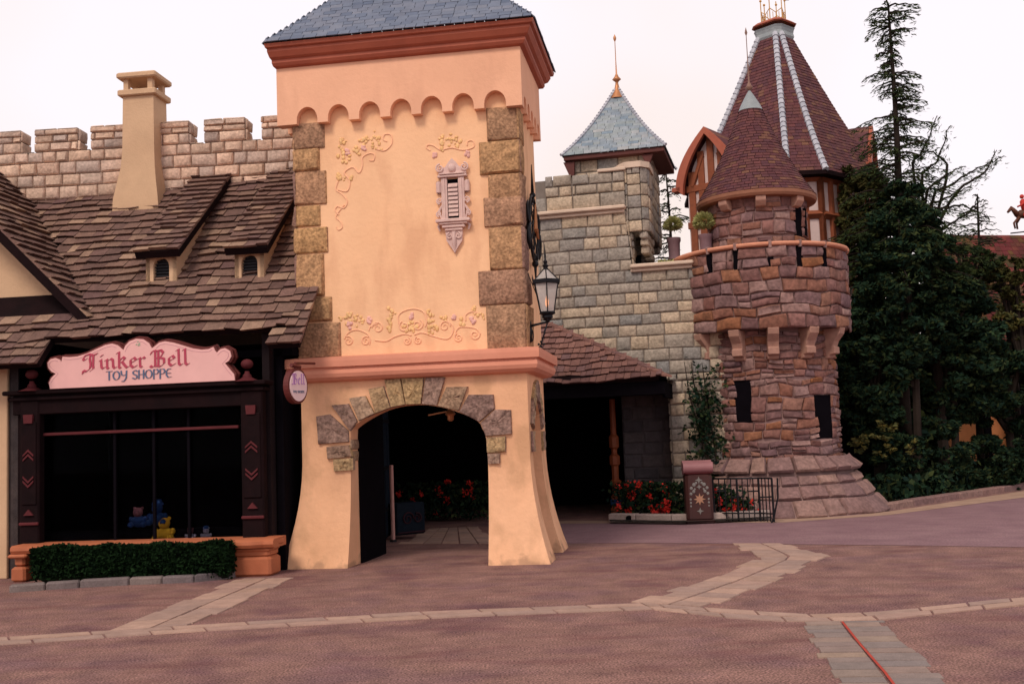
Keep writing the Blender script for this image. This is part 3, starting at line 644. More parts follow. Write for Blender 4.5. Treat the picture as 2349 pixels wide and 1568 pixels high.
for s in (-1, 1):
    m.tube([S(cb+s*.48, cz_), S(cb+s*.58, cz_+.05), S(cb+s*.60, cz_+.25), S(cb+s*.52, cz_+.32)], [.022, .02, .016, .01], 6)
    m.tube([S(cb+s*.48, cz_), S(cb+s*.58, cz_-.1), S(cb+s*.58, cz_-.28), S(cb+s*.5, cz_-.36)], [.035, .035, .025, .01], 6)
for b, z in ((cb-.35, cz_+.33), (cb-.35, cz_-.33), (cb+.35, cz_+.33), (cb+.35, cz_-.33), (cb-.48, cz_)): m.tube([S(b, z, 0), T(AR, b, z)], .012, 5)
ck = m.build('iron_clock', iron_m, tower, smooth='all')
m = MB(); m.tube([S(cb, cz_, .03), S(cb+.05, cz_+.38, .03)], [.03, .01], 5); m.tube([S(cb, cz_, .035), S(cb+.22, cz_-.1, .035)], [.03, .012], 5); m.build('clock_hands', copper_m, ck)
hl = thing('passage_lamp', 'small rust-orange lamp hanging just under the top of the arch', 'lamp', T(-1.28, 1.0, 2.2)); q = T(-1.28, 1.0, 2.2)
q = at(1033, 948, 15.6); hl.location = q; bpy.context.view_layer.update()
m = MB(); m.lathe(q, [(.012, .10), (.03, .06), (.06, .02), (.075, -.01), (.05, -.03)], 8); m.build('lamp_cap', copper_m, hl); m = MB(); m.lathe(q, [(.05, -.03), (.045, -.09), (.02, -.11)], 8); m.build('lamp_body', copper_m, hl)
m = MB(); m.tube([q+Vector((0, 0, .1)), q+Vector((0, 0, .3))], .008, 5); m.tube([q+Vector((-.05, 0, .03)), q+Vector((-.32, .05, -.01))], .012, 5); m.build('hanger', copper_m, hl)
# door leaf and jamb inside the passage
door = thing('passage_door', 'dark blue timber door standing open inside the arched passage', 'door', T(-2.55, 2.6, 0))
bluewood = M('dark_blue_wood', [(.005, .009, .017), (.008, .013, .021)], .8, 9, .3, .004, 40, False, .08)
p0, p1 = at(852, 1000, 17.3), at(890, 1000, 19.2)
DF = Frame(p0.x, p0.y, -math.degrees(math.atan2(p1.y-p0.y, p1.x-p0.x)))
L_ = math.hypot(p1.x-p0.x, p1.y-p0.y); m = MB(); m.bbox(DF, 0, L_, 0, .06, .05, 2.5, .01)
for k in range(6): m.bbox(DF, L_*k/6+.02, L_*(k+1)/6-.02, -.02, .0, .1, 2.4, .008)
m.build('door_leaf', bluewood, door)
m = MB(); 
for z in (.5, 1.2, 2.0): m.box(DF, .05, L_-.05, -.035, -.018, z, z+.06)
m.build('iron_strap', iron_m, door)
post = thing('rail_post', 'thin pinkish upright post standing in the passage beside the door', 'post', gnd(902, 1242))
q = gnd(902, 1242); m = MB(); m.tube([q, q+Vector((0, 0, 1.28))], .035, 8); m.build('shaft', M('dusty_pink_post', [(.50, .27, .24)], .7, 8, .15, 0, 30, False), post); m = MB(); m.lathe(q, [(.06, 0), (.06, .02), (.04, .04)], 12); m.build('foot_plate', iron_m, post)
# ================================================================ LEFT CASTLE WALL
C_ = Frame(-3.3, 17.35, 4.0)
cw = thing('battlement_wall', 'pale stone castle wall with square battlements rising behind the shingled shop roof', 'wall', C_(-2.8, 0, 0))
fc = lambda s, t, k: C_(s, -k, t)
ca = lambda x, y: C_.hit(x, y)
a_l = ca(-60, 350)[0]; a_r = ca(690, 300)[0]+.1
zc = (ca(50, 355)[1]+ca(600, 318)[1])/2; zt_ = (ca(120, 302)[1]+ca(520, 277)[1])/2+.03
print('castle', zc, zt_, a_l, a_r)
m = MB(); m.box(C_, a_l, a_r, .0, .45, 3.0, zc-.02); back = m
mer = [(ca(x0, 330)[0], ca(x1, 330)[0]) for x0, x1 in ((-60, 50), (80, 180), (208, 300), (340, 436), (468, 565), (600, 690))]
for a0, a1 in mer: m.box(C_, a0+.02, a1-.02, .0, .28, zc-.02, zt_-.02)
m.build('wall_core', mortar, cw)
m = MB(); stones(m, fc, (a_l, a_r), (zc-.8, zc), (.19, .24), (.2, .42), .045, .014, .01, 1.5, seed=11, rough=.25)
for i, (a0, a1) in enumerate(mer):
    stones(m, fc, (a0, a1), (zc, zt_-.10), (.15, .2), (.22, .42), .045, .014, .006, seed=30+i, rough=.25)
    stones(m, fc, (a0, a1), (zt_-.10, zt_), (.10, .11), (.3, .5), .05, .012, .004, seed=50+i)
    nxt = mer[i+1] if i+1 < len(mer) else None
    stones(m, lambda s, t, k: C_(a1+k, s, t), (-.03, .29), (zc, zt_), (.15, .2), (.2, .3), .03, .014, seed=70+i)
    stones(m, lambda s, t, k: C_(s, t, zt_+k*.6), (a0, a1), (-.03, .29) , (.31, .32), (.3, .5), .03, .012, seed=90+i)
    if nxt: stones(m, lambda s, t, k: C_(s, t, zc+k*.5), (a1, nxt[0]), (-.03, .29) , (.31, .32), (.2, .3), .02, .012, seed=110+i)
m.build('wall_stones', pale_stone, cw, smooth=50)
# ================================================================ TOY SHOP
S_ = Frame(-3.30, 14.62, 7.0)
shop = thing('toy_shop', 'low storybook shop with a brown wood shake roof, two small dormers and a buff chimney', 'shop', S_(-2.6, 1.5, 0))
EB, EZ = -.32, 2.98                                        # eave line depth and height
RK = 1.0                                                    # roof pitch 45 degrees
fr0 = lambda s, t, k: S_(s, EB+t*.7071-k*.7071, EZ+t*.7071+k*.7071)
# ridge where the castle wall meets the roof
zrd = C_.hit(300, 412)[1]; TT = (zrd-EZ)/.7071
print('roof ridge z', zrd, 'T', TT)
PN = (S_.B*-.7071+Vector((0, 0, .7071)))
def onroof(x, y):
    p = S_.plane(x, y, S_(0, EB, EZ), PN); a, b, z = S_.loc(p); return a, (z-EZ)/.7071
AW = lambda t: (onroof(-70, 600)[0]-2, onroof(678, 500)[0])
# right limit follows the tower's left face
def a_right(t): 
    p = T(AL-.03, FB, 0); a = S_.loc(p)[0]; bb = EB+t*.7071
    tb = S_.loc(T(0, FB, 0))[1]
    return S_.loc(T(AL-.02, max(FB, bb-1.0+FB), 0))[0] if bb > S_.loc(T(AL, FB-.02, 0))[1]-.02 else S_.loc(T(AL, 0, 0))[0]+.32
vb = onroof(208, 727)                                       # foot of the cross gable
print('gable foot', vb)
def left_lim(t): return -20 if t < vb[1] else vb[0]-(t-vb[1])*.7071
dorm = []
shk = MB()
shingles(shk, fr0, (.34, TT+.42), lambda t: (max(-6.2, left_lim(t)), a_right(t)), .178, (.11, .32), .060, .042, seed=5, jag=.026, uc=.045)
# lower tongues of the eave at both ends
aR = onroof(612, 790)[0]; aL = onroof(105, 800)[0]
shingles(shk, fr0, (.0, .34), lambda t: (aR, a_right(0)), .168, (.14, .26), .065, .024, seed=6, jag=.018, uc=.045)
shingles(shk, fr0, (-.17, .34), lambda t: (-6.2, aL), .168, (.14, .26), .065, .024, seed=7, jag=.018, uc=.045)
roof = shk.build('roof', shake_m, shop)
# roof deck, soffit
m = MB()
def deck(s0, s1, t0, t1, th=.09): m.hexa([fr0(s, t, k) for k in (-th, -.005) for t in (t0, t1) for s in (s0, s1)])
deck(-6.2, aL, -.1, TT+.3); deck(aL, aR, .40, TT+.0); deck(aR, a_right(0)-.04, .05, .8); deck(aR, S_.loc(T(AL, FB, 0))[0]-.02, .8, TT)
m.build('roof_deck', darkwood_m, roof)
# cross gable: roof plane falling to the right, front verge towards the plaza
vp = fr0(vb[0], vb[1], 0); va, vbb, vz = S_.loc(vp)
gs = lambda s, t, k: S_(va-t*.7071+k*.7071, vbb-.0+s, vz+t*.7071+k*.7071)
m = MB(); shingles(m, lambda s, t, k: gs(s, t, k), (-.06, 4.2), lambda t: (-.12, .05+t*.7071+.1), .168, (.12, .34), .065, .024, seed=9, jag=.015, uc=.04)
m.build('gable_roof', shake_m, roof)
m = MB(); m.hexa([gs(s, t, k) for k in (-.13, -.005) for t in (-.10, 4.2) for s in (-.10, 0.0)]); m.build('bargeboard', darkwood_m, roof)
m = MB(); m.hexa([gs(s, t, k) for k in (-.05, -.005) for t in (-.04, 4.2) for s in (-.0, .45)]); m.build('gable_soffit', darkwood_m, roof)
m = MB(); gb = .42; m.prism(lambda a, b, z: S_(a, vbb+b, z), [(va-.20, vz+.02), (va-3.2, vz+.02), (va-3.2, vz+3.0)], gb, gb+.15); m.build('gable_wall', chim_m, shop)
# dormers
for i, (xf, yt, yb, xr0) in enumerate(((380, 578, 655, 438), (584, 570, 646, 620))):
    lx = (318, 518)[i]; rx = (402, 604)[i]
    a0, t0 = onroof(xf-45, yb); a1 = onroof(xf+25 if i == 0 else xf+22, yb-3)[0]; b0 = EB+t0*.7071; zb0 = EZ+t0*.7071
    zt0 = S_.hit(xf-8, yt+8, b0)[1]
    d = MB()
    # front wall with arched opening
    ac = (a0+a1)/2; hw = .12; wt_ = zt0-.035
    cols = [(a0, zb0-.05), (ac-hw, zb0-.05), (ac-hw, wt_-.12)]+[(ac-hw*math.cos(math.pi*k/8), wt_-.12+.12*math.sin(math.pi*k/8)) for k in range(1, 8)]+[(ac+hw, wt_-.12), (ac+hw, zb0-.05), (a1, zb0-.05)]
    curtain(d, lambda x, dd, z: S_(x, b0+dd, z), cols, zt0, .12)
    bb1 = b0+(zt0-zb0)+.9
    for aa in (a0, a1-.06):
        d.add([S_(aa+o, b, z) for o in (0, .06) for b, z in ((b0, zb0-.1), (b0, zt0), (b0+2.3, EZ+(b0+2.3-EB)), )], [(0, 1, 2), (3, 5, 4), (0, 3, 4, 1), (1, 4, 5, 2)])
    dm = d.build('dormer', chim_m, shop)
    m = MB(); m.box(S_, ac-hw, ac+hw, b0+.10, b0+.12, zb0-.05, wt_)
    for k in range(9): 
        z = zb0+k*(wt_-zb0)/9; m.hexa([S_(a, b, z_) for z_ in (z, z+.012) for b in (b0+.05, b0+.1) for a in (ac-hw, ac+hw)])
    m.build('louvre', M('dark_louvre', [(.02, .02, .028)], .6, 6, .2, 0, 30, False), dm)
    # shed roof from dormer head up to the ridge
    e0 = S_(0, b0-.20, zt0+.02); rise = (zrd+.10-(zt0+.02)); run = (EB+TT*.7071)-(b0-.20); Ld = math.hypot(rise, run); cu, su = run/Ld, rise/Ld
    fd = lambda s, t, k: S_(s, b0-.20+t*cu-k*su, zt0+.02+t*su+k*cu)
    m = MB(); sa0, sa1 = a0-.09, a1+.12
    shingles(m, fd, (0, Ld), lambda t: (sa0, sa1), .168, (.10, .28), .06, .022, seed=60+i, jag=.018, uc=.04)
    dr = m.build('dormer_roof', shake_m, dm)
    m = MB(); m.hexa([fd(s, t, k) for k in (-.10, -.003) for t in (.01, Ld) for s in (sa0+.01, sa1-.01)]); m.build('fascia', darkwood_m, dr)
# chimney
a0, t0 = onroof(255, 489); a1 = onroof(364, 487)[0]; cb0 = EB+t0*.7071; cz0 = EZ+t0*.7071
zs = S_.hit(320, 375, cb0)[1]; zt1 = S_.hit(320, 212, cb0)[1]
s0, s1 = S_.hit(283, 310, cb0+.1)[0], S_.hit(350, 310, cb0+.1)[0]
m = MB(); lv = [(cz0-.12, 0, 0), (zs-.55, .02, .0), (zs-.25, .07, .05), (zs, .11, .1), (zs+.3, .125, .12), (zt1, .135, .13)]
R_ = []
wbm_ = a1-a0
for z, i_, bi in lv: R_.append([S_(a0+i_+.01, cb0+bi, z), S_(a1-i_-.02, cb0+bi, z), S_(a1-i_-.02, cb0+.66-bi*.4, z), S_(a0+i_+.01, cb0+.66-bi*.4, z)])
P = [p for r in R_ for p in r]; m.add(P, [(i*4+k, i*4+(k+1) % 4, (i+1)*4+(k+1) % 4, (i+1)*4+k) for i in range(len(lv)-1) for k in range(4)])
chm = m.build('chimney', chim_m, shop, smooth=30)
ca0, ca1 = a0+.135, a1-.155
m = MB(); m.bbox(S_, ca0-.06, ca1+.06, cb0+.07, cb0+.67, zt1-.005, zt1+.095, .015)
zq = zt1+.095
for a, b in ((ca0+.02, cb0+.13), (ca1-.10, cb0+.13), (ca0+.02, cb0+.52), (ca1-.10, cb0+.52)): m.box(S_, a, a+.08, b, b+.09, zq-.005, zq+.19)
m.bbox(S_, ca0-.07, ca1+.07, cb0+.05, cb0+.69, zq+.185, zq+.28, .02)
m.add([S_(a, b, z) for a, b, z in ((ca0-.05, cb0+.07, zq+.275), (ca1+.05, cb0+.07, zq+.275), (ca1+.05, cb0+.67, zq+.275), (ca0-.05, cb0+.67, zq+.275), ((ca0+ca1)/2-.1, cb0+.37, zq+.35), ((ca0+ca1)/2+.1, cb0+.37, zq+.35))], [(0, 1, 5, 4), (1, 2, 5), (2, 3, 4, 5), (3, 0, 4)])
m.build('chimney_cap', chim_m, chm)
# shop front
WB = .05
sa = lambda x, y, b=WB: S_.hit(x, y, b)
aw0, aw1 = sa(40, 1100)[0], sa(605, 1100)[0]
m = MB(); top = sa(330, 890)[1]; zsill = sa(300, 1255)[1]
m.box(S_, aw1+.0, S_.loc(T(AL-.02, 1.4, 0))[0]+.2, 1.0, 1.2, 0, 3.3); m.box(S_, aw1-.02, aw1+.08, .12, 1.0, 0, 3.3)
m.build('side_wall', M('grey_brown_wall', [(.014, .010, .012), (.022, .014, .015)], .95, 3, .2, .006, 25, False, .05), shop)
m = MB(); m.box(S_, -7, aw0-.02, .10, .3, 0, 3.3); m.build('corner_strip', M('grey_strip', [(.05, .042, .046), (.07, .055, .055)], .95, 9, .3, .006, 25, False, .05), shop)
m = MB(); m.bbox(S_, -7, sa(17, 1100)[0], .04, .099, 0, 2.9, .01); m.build('wall_panel', chim_m, shop)
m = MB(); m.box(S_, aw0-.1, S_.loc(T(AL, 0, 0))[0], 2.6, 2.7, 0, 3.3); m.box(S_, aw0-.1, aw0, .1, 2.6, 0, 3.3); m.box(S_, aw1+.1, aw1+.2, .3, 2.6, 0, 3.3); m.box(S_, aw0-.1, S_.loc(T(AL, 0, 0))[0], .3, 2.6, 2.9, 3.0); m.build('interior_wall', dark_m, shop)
# window: frame, transom, pilasters, glass
wx0, wx1 = sa(60, 1200)[0], sa(550, 1100)[0]
m = MB()
m.bbox(S_, aw0, aw1+.03, WB-.12, WB+.12, top-.30, top+.005, .01)          # fascia beam
m.bbox(S_, aw0-.1, aw1+.12, WB-.22, WB+.12, top-.03, top+.03, .012)         # its moulding
m.bbox(S_, aw0-.05, aw1+.08, WB-.17, WB+.12, top-.11, top-.06, .01)
m.bbox(S_, aw0, aw0+.1, WB, WB+.1, zsill, top-.3, .008); m.bbox(S_, aw1-.08, aw1, WB, WB+.1, zsill, top-.3, .008)
wf_ = m.build('window_frame', darkwood_m, shop)
zt_r = (sa(130, 997)[1]+sa(548, 976)[1])/2
m = MB(); m.bbox(S_, wx0, wx1, WB-.03, WB+.04, zt_r-.02, zt_r+.02, .006); m.build('transom', maroon_m, wf_)
for x in (262, 352, 432):
    m = MB(); a = sa(x, 1100)[0]; m.bbox(S_, a-.02, a+.02, WB+.01, WB+.05, zsill, top-.3, .004); m.build('mullion', dark_m, wf_)
m = MB(); m.box(S_, wx0, wx1, WB+.06, WB+.068, zsill, top-.3); m.build('glass', glass_m, wf_)
# carved pilasters with chevrons
for x0, x1 in ((44, 88), (553, 604)):
    a0, a1 = sa(x0, 1100, WB-.15)[0], sa(x1, 1100, WB-.15)[0]; ac = (a0+a1)/2; hw = (a1-a0)/2
    m = MB(); m.bbox(S_, a0, a1, WB-.14, WB+.02, zsill, top-.1, .02)
    m.bbox(S_, a0+.03, a1-.03, WB-.16, WB-.13, zsill+.62, top-.4, .01)
    pl = m.build('pilaster', darkwood_m, shop)
    m = MB(); zc0 = sa(575, 1045)[1]
    for z, s in ((zc0+.10, 1), (zc0+.04, 1), (zc0-.16, -1), (zc0-.22, -1)):
        w2 = hw*.55; q = .022
        m.prism(S_, [(ac-w2, z), (ac, z+s*.07), (ac+w2, z), (ac+w2, z+q*s*1.2), (ac, z+s*.07+q*s*1.4), (ac-w2, z+q*s*1.2)], WB-.175, WB-.155)
    m.bbox(S_, a0+.0, a1-.0, WB-.17, WB-.13, sa(575, 1184)[1]-.02, sa(575, 1184)[1]+.02, .008)
    m.prism(S_, [(ac-.07, zsill+.48), (ac+.07, zsill+.48), (ac, zsill+.56)], WB-.17, WB-.14)
    m.prism(S_, [(ac-.06, top-.42), (ac+.06, top-.42), (ac+.07, top-.3), (ac-.07, top-.3)], WB-.18, WB-.14)
    m.build('chevron_ornament', maroon_m, pl)
# finials on the beam
for x, y in ((567, 858), (73, 885)):
    a, z = sa(x, y, WB-.1); m = MB(); p = S_(a, WB-.1, top+.02)
    m.lathe(p, [(.19, 0), (.10, .035), (.06, .06), (.055, .09), (.035, .11), (.03, .14)], 16); m.ball(p+Vector((0, 0, .235)), .085, 12, (1, 1, .8)); m.build('ball_finial', maroon_m, wf_, smooth='all')
# display shelf, terracotta sill on corner pedestals
m = MB(); m.bbox(S_, wx0, wx1+.02, WB-.10, WB+.45, zsill-.02, zsill+.05, .015); m.bbox(S_, wx0+.2, wx1, WB-.03, WB+.05, zsill+.05, zsill+.09, .008); m.build('display_shelf', M('plum_paint', [(.14, .035, .055)], .45, 6, .1, 0, 30, False), shop)
m = MB(); px1 = sa(640, 1240, -.35)[0]; px0 = sa(18, 1265, -.45)[0]
sz = S_.hit(590, 1245, -.42)[1]; print('sill z', sz, zsill)
prof = [(-.33, sz-.07), (-.38, sz-.06), (-.405, sz-.02), (-.40, sz+.02), (-.36, sz+.045), (.1, sz+.05), (.1, sz-.07)]
def sweep(a0, a1, prof, e0=0, e1=0):
    P = [S_(a0-(e0*(-b)) if e0 else a0, b, z) for b, z in prof]+[S_(a1, b, z) for b, z in prof]; n = len(prof)
    m.add(P, [(i, (i+1) % n, n+(i+1) % n, n+i) for i in range(n)]+[tuple(range(n)), tuple(range(2*n-1, n-1, -1))])
sweep(px0, px1-.06, prof)
m.lathe(S_(px1-.42, -.10, 0), [(.30, sz-.07), (.355, sz-.06), (.38, sz-.02), (.375, sz+.02), (.34, sz+.045), (0, sz+.05)], 32)
m.build('window_sill', terra_m, shop, smooth=35)
for (x0, x1, big) in ((530, 620, 1), (28, 60, 0)):
    m = MB()
    a0, a1 = S_.hit(x0+4, 1290, -.35)[0], S_.hit(x1-4, 1290, -.35)[0]
    if big:
        m.bbox(S_, a0, a1, -.33, .05, .24, sz-.06, .03); m.bbox(S_, a0-.03, a1+.03, -.36, .05, .0, .25, .03); m.bbox(S_, a0-.02, a1+.02, -.35, .05, sz-.12, sz-.065, .02)
    else:
        m.bbox(S_, a0, a1, -.36, -.05, .2, sz-.06, .03); m.bbox(S_, a0-.03, a1+.03, -.39, -.05, .0, .2, .03); m.bbox(S_, a0-.06, a1+.06, -.42, -.05, sz-.12, sz-.065, .02)
    m.build('sill_pedestal', terra_m, shop, smooth=False)
# hedge under the window
hedge = thing('box_hedge', 'dense dark clipped hedge in the stone edged bed under the shop window', 'hedge', S_(-2.3, -.4, 0))
ha0, ha1 = S_.hit(62, 1300, -.75)[0], S_.hit(535, 1300, -.55)[0]; hz = sz+.025
HR = np.random.RandomState(3); n = 26000
aa = HR.uniform(ha0, ha1, n); bb = -.40-.30*HR.rand(n)**.6; zz = .05+(hz-.05)*HR.rand(n)**.55+HR.normal(size=n)*.025
for i in range(0, n):
    if zz[i] > hz+.0: zz[i] = hz+.02*HR.rand()+.02*math.sin(aa[i]*9)
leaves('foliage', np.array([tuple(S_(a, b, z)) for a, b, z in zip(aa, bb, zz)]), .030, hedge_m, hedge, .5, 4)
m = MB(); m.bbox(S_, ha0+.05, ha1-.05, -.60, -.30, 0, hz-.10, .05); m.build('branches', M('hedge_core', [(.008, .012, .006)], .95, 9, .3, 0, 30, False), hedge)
# window toys
toys = [('plush_bear', 'yellow round-bellied plush toy sitting on the shop window shelf', 'toy', 376), ]
def toy_at(x, b=.0): return S_(sa(x, 1200, WB+.25)[0], WB+.25, zsill+.05)
yel = M('yellow_plush', [(.50, .26, .012)], .95, 8, .15, .003, 60, False); blu = M('blue_plush', [(.008, .03, .10)], .95, 8, .15, 0, 60, False); pnk = M('pink_plush', [(.16, .055, .06)], .95, 8, .15, 0, 60, False); wht = M('pale_plush', [(.22, .18, .21)], .95, 8, .15, 0, 60, False)
def plush(name, label, x, s, body, head, hat=None, lift=0):
    p = toy_at(x)+Vector((0, 0, lift)); t = thing(name, label, 'plush toy', p, 'toys in the shop window')
    m = MB(); m.ball(p+Vector((0, 0, .10*s)), .12*s, 12, (1.1, .9, .85))
    for k in (-1, 1): m.ball(p+Vector((k*.11*s, -.08*s, .05*s)), .055*s, 8, (1, 1.3, .9)); m.ball(p+Vector((k*.12*s, -.02*s, .14*s)), .035*s, 8, (1.2, 1, 1.4))
    m.build('body', body, t, smooth='all')
    m = MB(); m.ball(p+Vector((0, -.02*s, .255*s)), .085*s, 12); m.ball(p+Vector((0, -.10*s, .235*s)), .035*s, 8)
    for k in (-1, 1): m.ball(p+Vector((k*.065*s, 0, .325*s)), .028*s, 8)
    hd = m.build('head', head, t, smooth='all')
    m = MB()
    for k in (-1, 1): m.ball(p+Vector((k*.03*s, -.098*s, .275*s)), .009*s, 6)
    m.build('eyes', iron_m, hd)
    if hat: m = MB(); m.lathe(p+Vector((0, 0, .31*s)), [(.10*s, 0), (.07*s, .02*s), (.06*s, .08*s), (0, .09*s)], 12); m.build('hat', hat, t)
plush('plush_toy', 'yellow round-bellied plush toy sitting on the shop window shelf', 378, .95, yel, yel)
plush('plush_toy', 'blue plush toy with a blue cap standing behind the yellow one', 362, .9, blu, blu, blu, .22)
plush('plush_toy', 'dusty pink plush toy left of the blue-capped one', 318, .8, blu, pnk, None, .20)
plush('plush_toy', 'small pale plush toy on the shelf just right of the yellow one', 437, .5, wht, pnk)
plush('plush_toy', 'small pale plush toy nearest the carved right pilaster', 473, .5, wht, wht, blu)
m = MB(); m.box(S_, wx0+.1, wx1, WB+.3, WB+.55, zsill+.0, zsill+.21); m.build('display_riser', dark_m, shop)
# ================================================================ SIGNS
zs_ = lambda X, Y: ((100+X/3.559)/1.0643, (810+Y/3.559)/1.0643)
SB = WB-.20
sign = thing('shop_sign', 'scalloped pink shop sign with rose blackletter over the display window', 'sign', S_(sa(330, 880)[0], SB, top+.02))
OUT = [(82, 472), (72, 440), (92, 400), (132, 362), (95, 345), (64, 310), (58, 268), (85, 236), (128, 226), (165, 240), (180, 264), (190, 216), (250, 219), (320, 212), (400, 188), (480, 150), (560, 114), (620, 101), (670, 116), (705, 148), (720, 156), (735, 120), (770, 82), (830, 59), (890, 64), (940, 96), (965, 142), (990, 125), (1030, 92), (1080, 81), (1150, 92), (1230, 115), (1320, 143), (1400, 154), (1460, 148), (1500, 130), (1515, 165), (1530, 180), (1560, 150), (1600, 140), (1645, 165), (1656, 210), (1635, 250), (1600, 272), (1640, 320), (1680, 368), (1686, 378)]
hs = lambda X, Y: S_.hit(*zs_(X, Y), SB-.03)
P0 = [hs(*p) for p in OUT]; P0[0] = (P0[0][0], top+.035); P0[-1] = (P0[-1][0], top+.035)
def offset(P, d):
    n = len(P); Q = []; area = sum(P[i][0]*P[(i+1) % n][1]-P[(i+1) % n][0]*P[i][1] for i in range(n)); s = 1 if area > 0 else -1
    for i in range(n):
        a, b, c = P[i-1], P[i], P[(i+1) % n]; v = Vector((c[0]-a[0], c[1]-a[1])).normalized(); Q.append((b[0]+v.y*d*s, b[1]-v.x*d*s))
    return Q
P1 = offset(P0, .028); P1 = [(a, max(z, top+.03)) for a, z in P1]
m = MB(); m.prism(S_, P0, SB-.04, SB-.005); m.build('sign_face', sign_m, sign)
m = MB(); m.prism(S_, P1, SB-.02, SB+.06); P2 = offset(P0, .045); P2 = [(a, max(z, top+.03)) for a, z in P2]; m.prism(S_, P2, SB+.055, SB+.10); m.build('sign_rim', signrim_m, sign)
# broad-nib lettering: strokes swept with a slanted pen
def pen(mb, fr, strokes, ox, oz, sc_, b, nib=(.16, .12), shear=0.0, th=.008, ang=0.0, zs=1.0):
    nx, nz = nib; ca_, sa_ = math.cos(ang), math.sin(ang)
    def mp(x, z): x2 = (x+z*shear)*sc_; z2 = z*sc_*zs; return (ox+x2*ca_-z2*sa_, oz+x2*sa_+z2*ca_)
    dd = 0
    for st in strokes:
        for i in range(len(st)-1):
            (x0, z0), (x1, z1) = st[i], st[i+1]; pts = [(x0-nx/2, z0-nz/2), (x0+nx/2, z0+nz/2), (x1-nx/2, z1-nz/2), (x1+nx/2, z1+nz/2)]
            cx = sum(p[0] for p in pts)/4; cz = sum(p[1] for p in pts)/4; pts = sorted(pts, key=lambda p: math.atan2(p[1]-cz, p[0]-cx)); q = [mp(*p) for p in pts]
            dd = (dd+1) % 7; mb.prism(fr, q, b-th-dd*.0004, b)
GL = {  # black-letter forms on a unit x-height
 'T': ([[(.15, 1.35), (.0, 1.1), (.12, .95), (.3, 1.1)], [(.15, 1.42), (.5, 1.55), (.8, 1.42), (1.15, 1.55)], [(.62, 1.45), (.55, 1.1), (.62, .6), (.58, .15), (.3, -.15), (.02, -.05), (-.02, -.35)], [(.85, 1.4), (.82, .4), (.85, .1), (.6, -.1)]], 1.25),
 'i': ([[(.1, .85), (.22, .95), (.25, .2), (.38, .05), (.5, .15)], [(.2, 1.3), (.34, 1.36)]], .5),
 'n': ([[(.05, .85), (.2, .95), (.22, .1), (.32, .02)], [(.22, .75), (.5, 1.0), (.68, .85), (.7, .2), (.82, .03), (.95, .12)]], .98),
 'k': ([[(.02, 1.5), (.2, 1.6), (.2, .1), (.32, .02)], [(.22, .7), (.5, 1.1), (.68, .95), (.45, .62), (.3, .58)], [(.45, .62), (.7, .2), (.85, .03), (.95, .12)]], .98),
 'e': ([[(.2, .5), (.6, .75), (.42, 1.0), (.15, .8), (.15, .25), (.35, .02), (.62, .18)]], .70),
 'r': ([[(.05, .85), (.2, .95), (.22, .1), (.36, .02)], [(.24, .75), (.48, 1.0), (.6, .86)]], .68),
 'B': ([[(-.05, 1.25), (.05, 1.5), (.3, 1.6), (.3, .1), (.05, -.05), (-.1, .1)], [(.3, 1.5), (.75, 1.6), (.95, 1.35), (.75, .95), (.4, .85)], [(.6, .88), (1.0, .75), (1.02, .3), (.72, .0), (.3, .08)], [(.55, 1.5), (.55, .1)]], 1.25),
 'l': ([[(.05, 1.5), (.22, 1.6), (.24, .2), (.38, .03), (.5, .12)]], .52),
}
def letter_line(text, tbl, space=.45):
    x = 0; L = []
    for ch in text:
        if ch == ' ': x += space; continue
        st, adv = tbl[ch]; L.append([[(x+px, pz_) for px, pz_ in s] for s in st]); x += adv
    return L, x
L, wid = letter_line('Tinker Bell', GL)
a0, z0 = hs(370, 355); a1, z1 = hs(1290, 322); sc1 = (a1-a0)/wid
m = MB(); ang = math.atan2(z1-z0, a1-a0)
zbase0, zbase1 = hs(420, 338)[1], hs(1240, 312)[1]
for st in L: pen(m, S_, st, a0, (zbase0+zbase1)/2+.025, sc1, SB-.04, (.17, .15), .0, zs=.78)
m.build('blackletter', text1_m, sign)
UN = {'T': ([[(0, 1), (.7, 1)], [(.35, 1), (.35, 0)]], .8), 'O': ([[(.4+.38*math.cos(k*math.pi/6), .5+.48*math.sin(k*math.pi/6)) for k in range(13)]], .95), 'Y': ([[(0, 1), (.08, .55), (.35, .45), (.62, .6)], [(.66, 1), (.62, .2), (.35, -.2), (.1, -.15)]], .85),
      'S': ([[(.58, .85), (.35, 1), (.08, .85), (.1, .6), (.5, .42), (.55, .15), (.3, 0), (.0, .15)]], .72), 'H': ([[(.05, 1), (.05, 0)], [(.6, 1), (.6, 0)], [(.05, .5), (.6, .5)]], .8),
      'P': ([[(.05, 1), (.05, -.1)], [(.05, .95), (.45, 1), (.62, .75), (.45, .48), (.05, .45)]], .75), 'E': ([[(.55, .95), (.25, .98), (.03, .7), (.03, .3), (.25, .02), (.58, .08)], [(.05, .5), (.5, .5)]], .65)}
L, wid = letter_line('TOY SHOPPE', UN, .5)
a0, _ = hs(572, 420); a1, _ = hs(1140, 390); sc2 = (a1-a0)/wid; zbb = (hs(590, 424)[1]+hs(1130, 390)[1])/2; m = MB()
for st in L: pen(m, S_, st, a0, zbb, sc2, SB-.04, (.17, .05), .0)
m.build('plain_lettering', text2_m, sign)
m = MB()                                                    # thin painted line round the face, and a small green sprig
Pi = offset(P0, -.035)
for i in range(1, len(Pi)-2):
    if i not in (9, 10, 18, 19, 25, 26, 35, 36): m.tube([S_(Pi[i][0], SB-.041, Pi[i][1]), S_(Pi[i+1][0], SB-.041, Pi[i+1][1])], .0025, 4)
m.build('border_line', M('faded_line', [(.50, .24, .30)], .6, 4, .05, 0, 30, False), sign)
m = MB(); c = hs(845, 115)
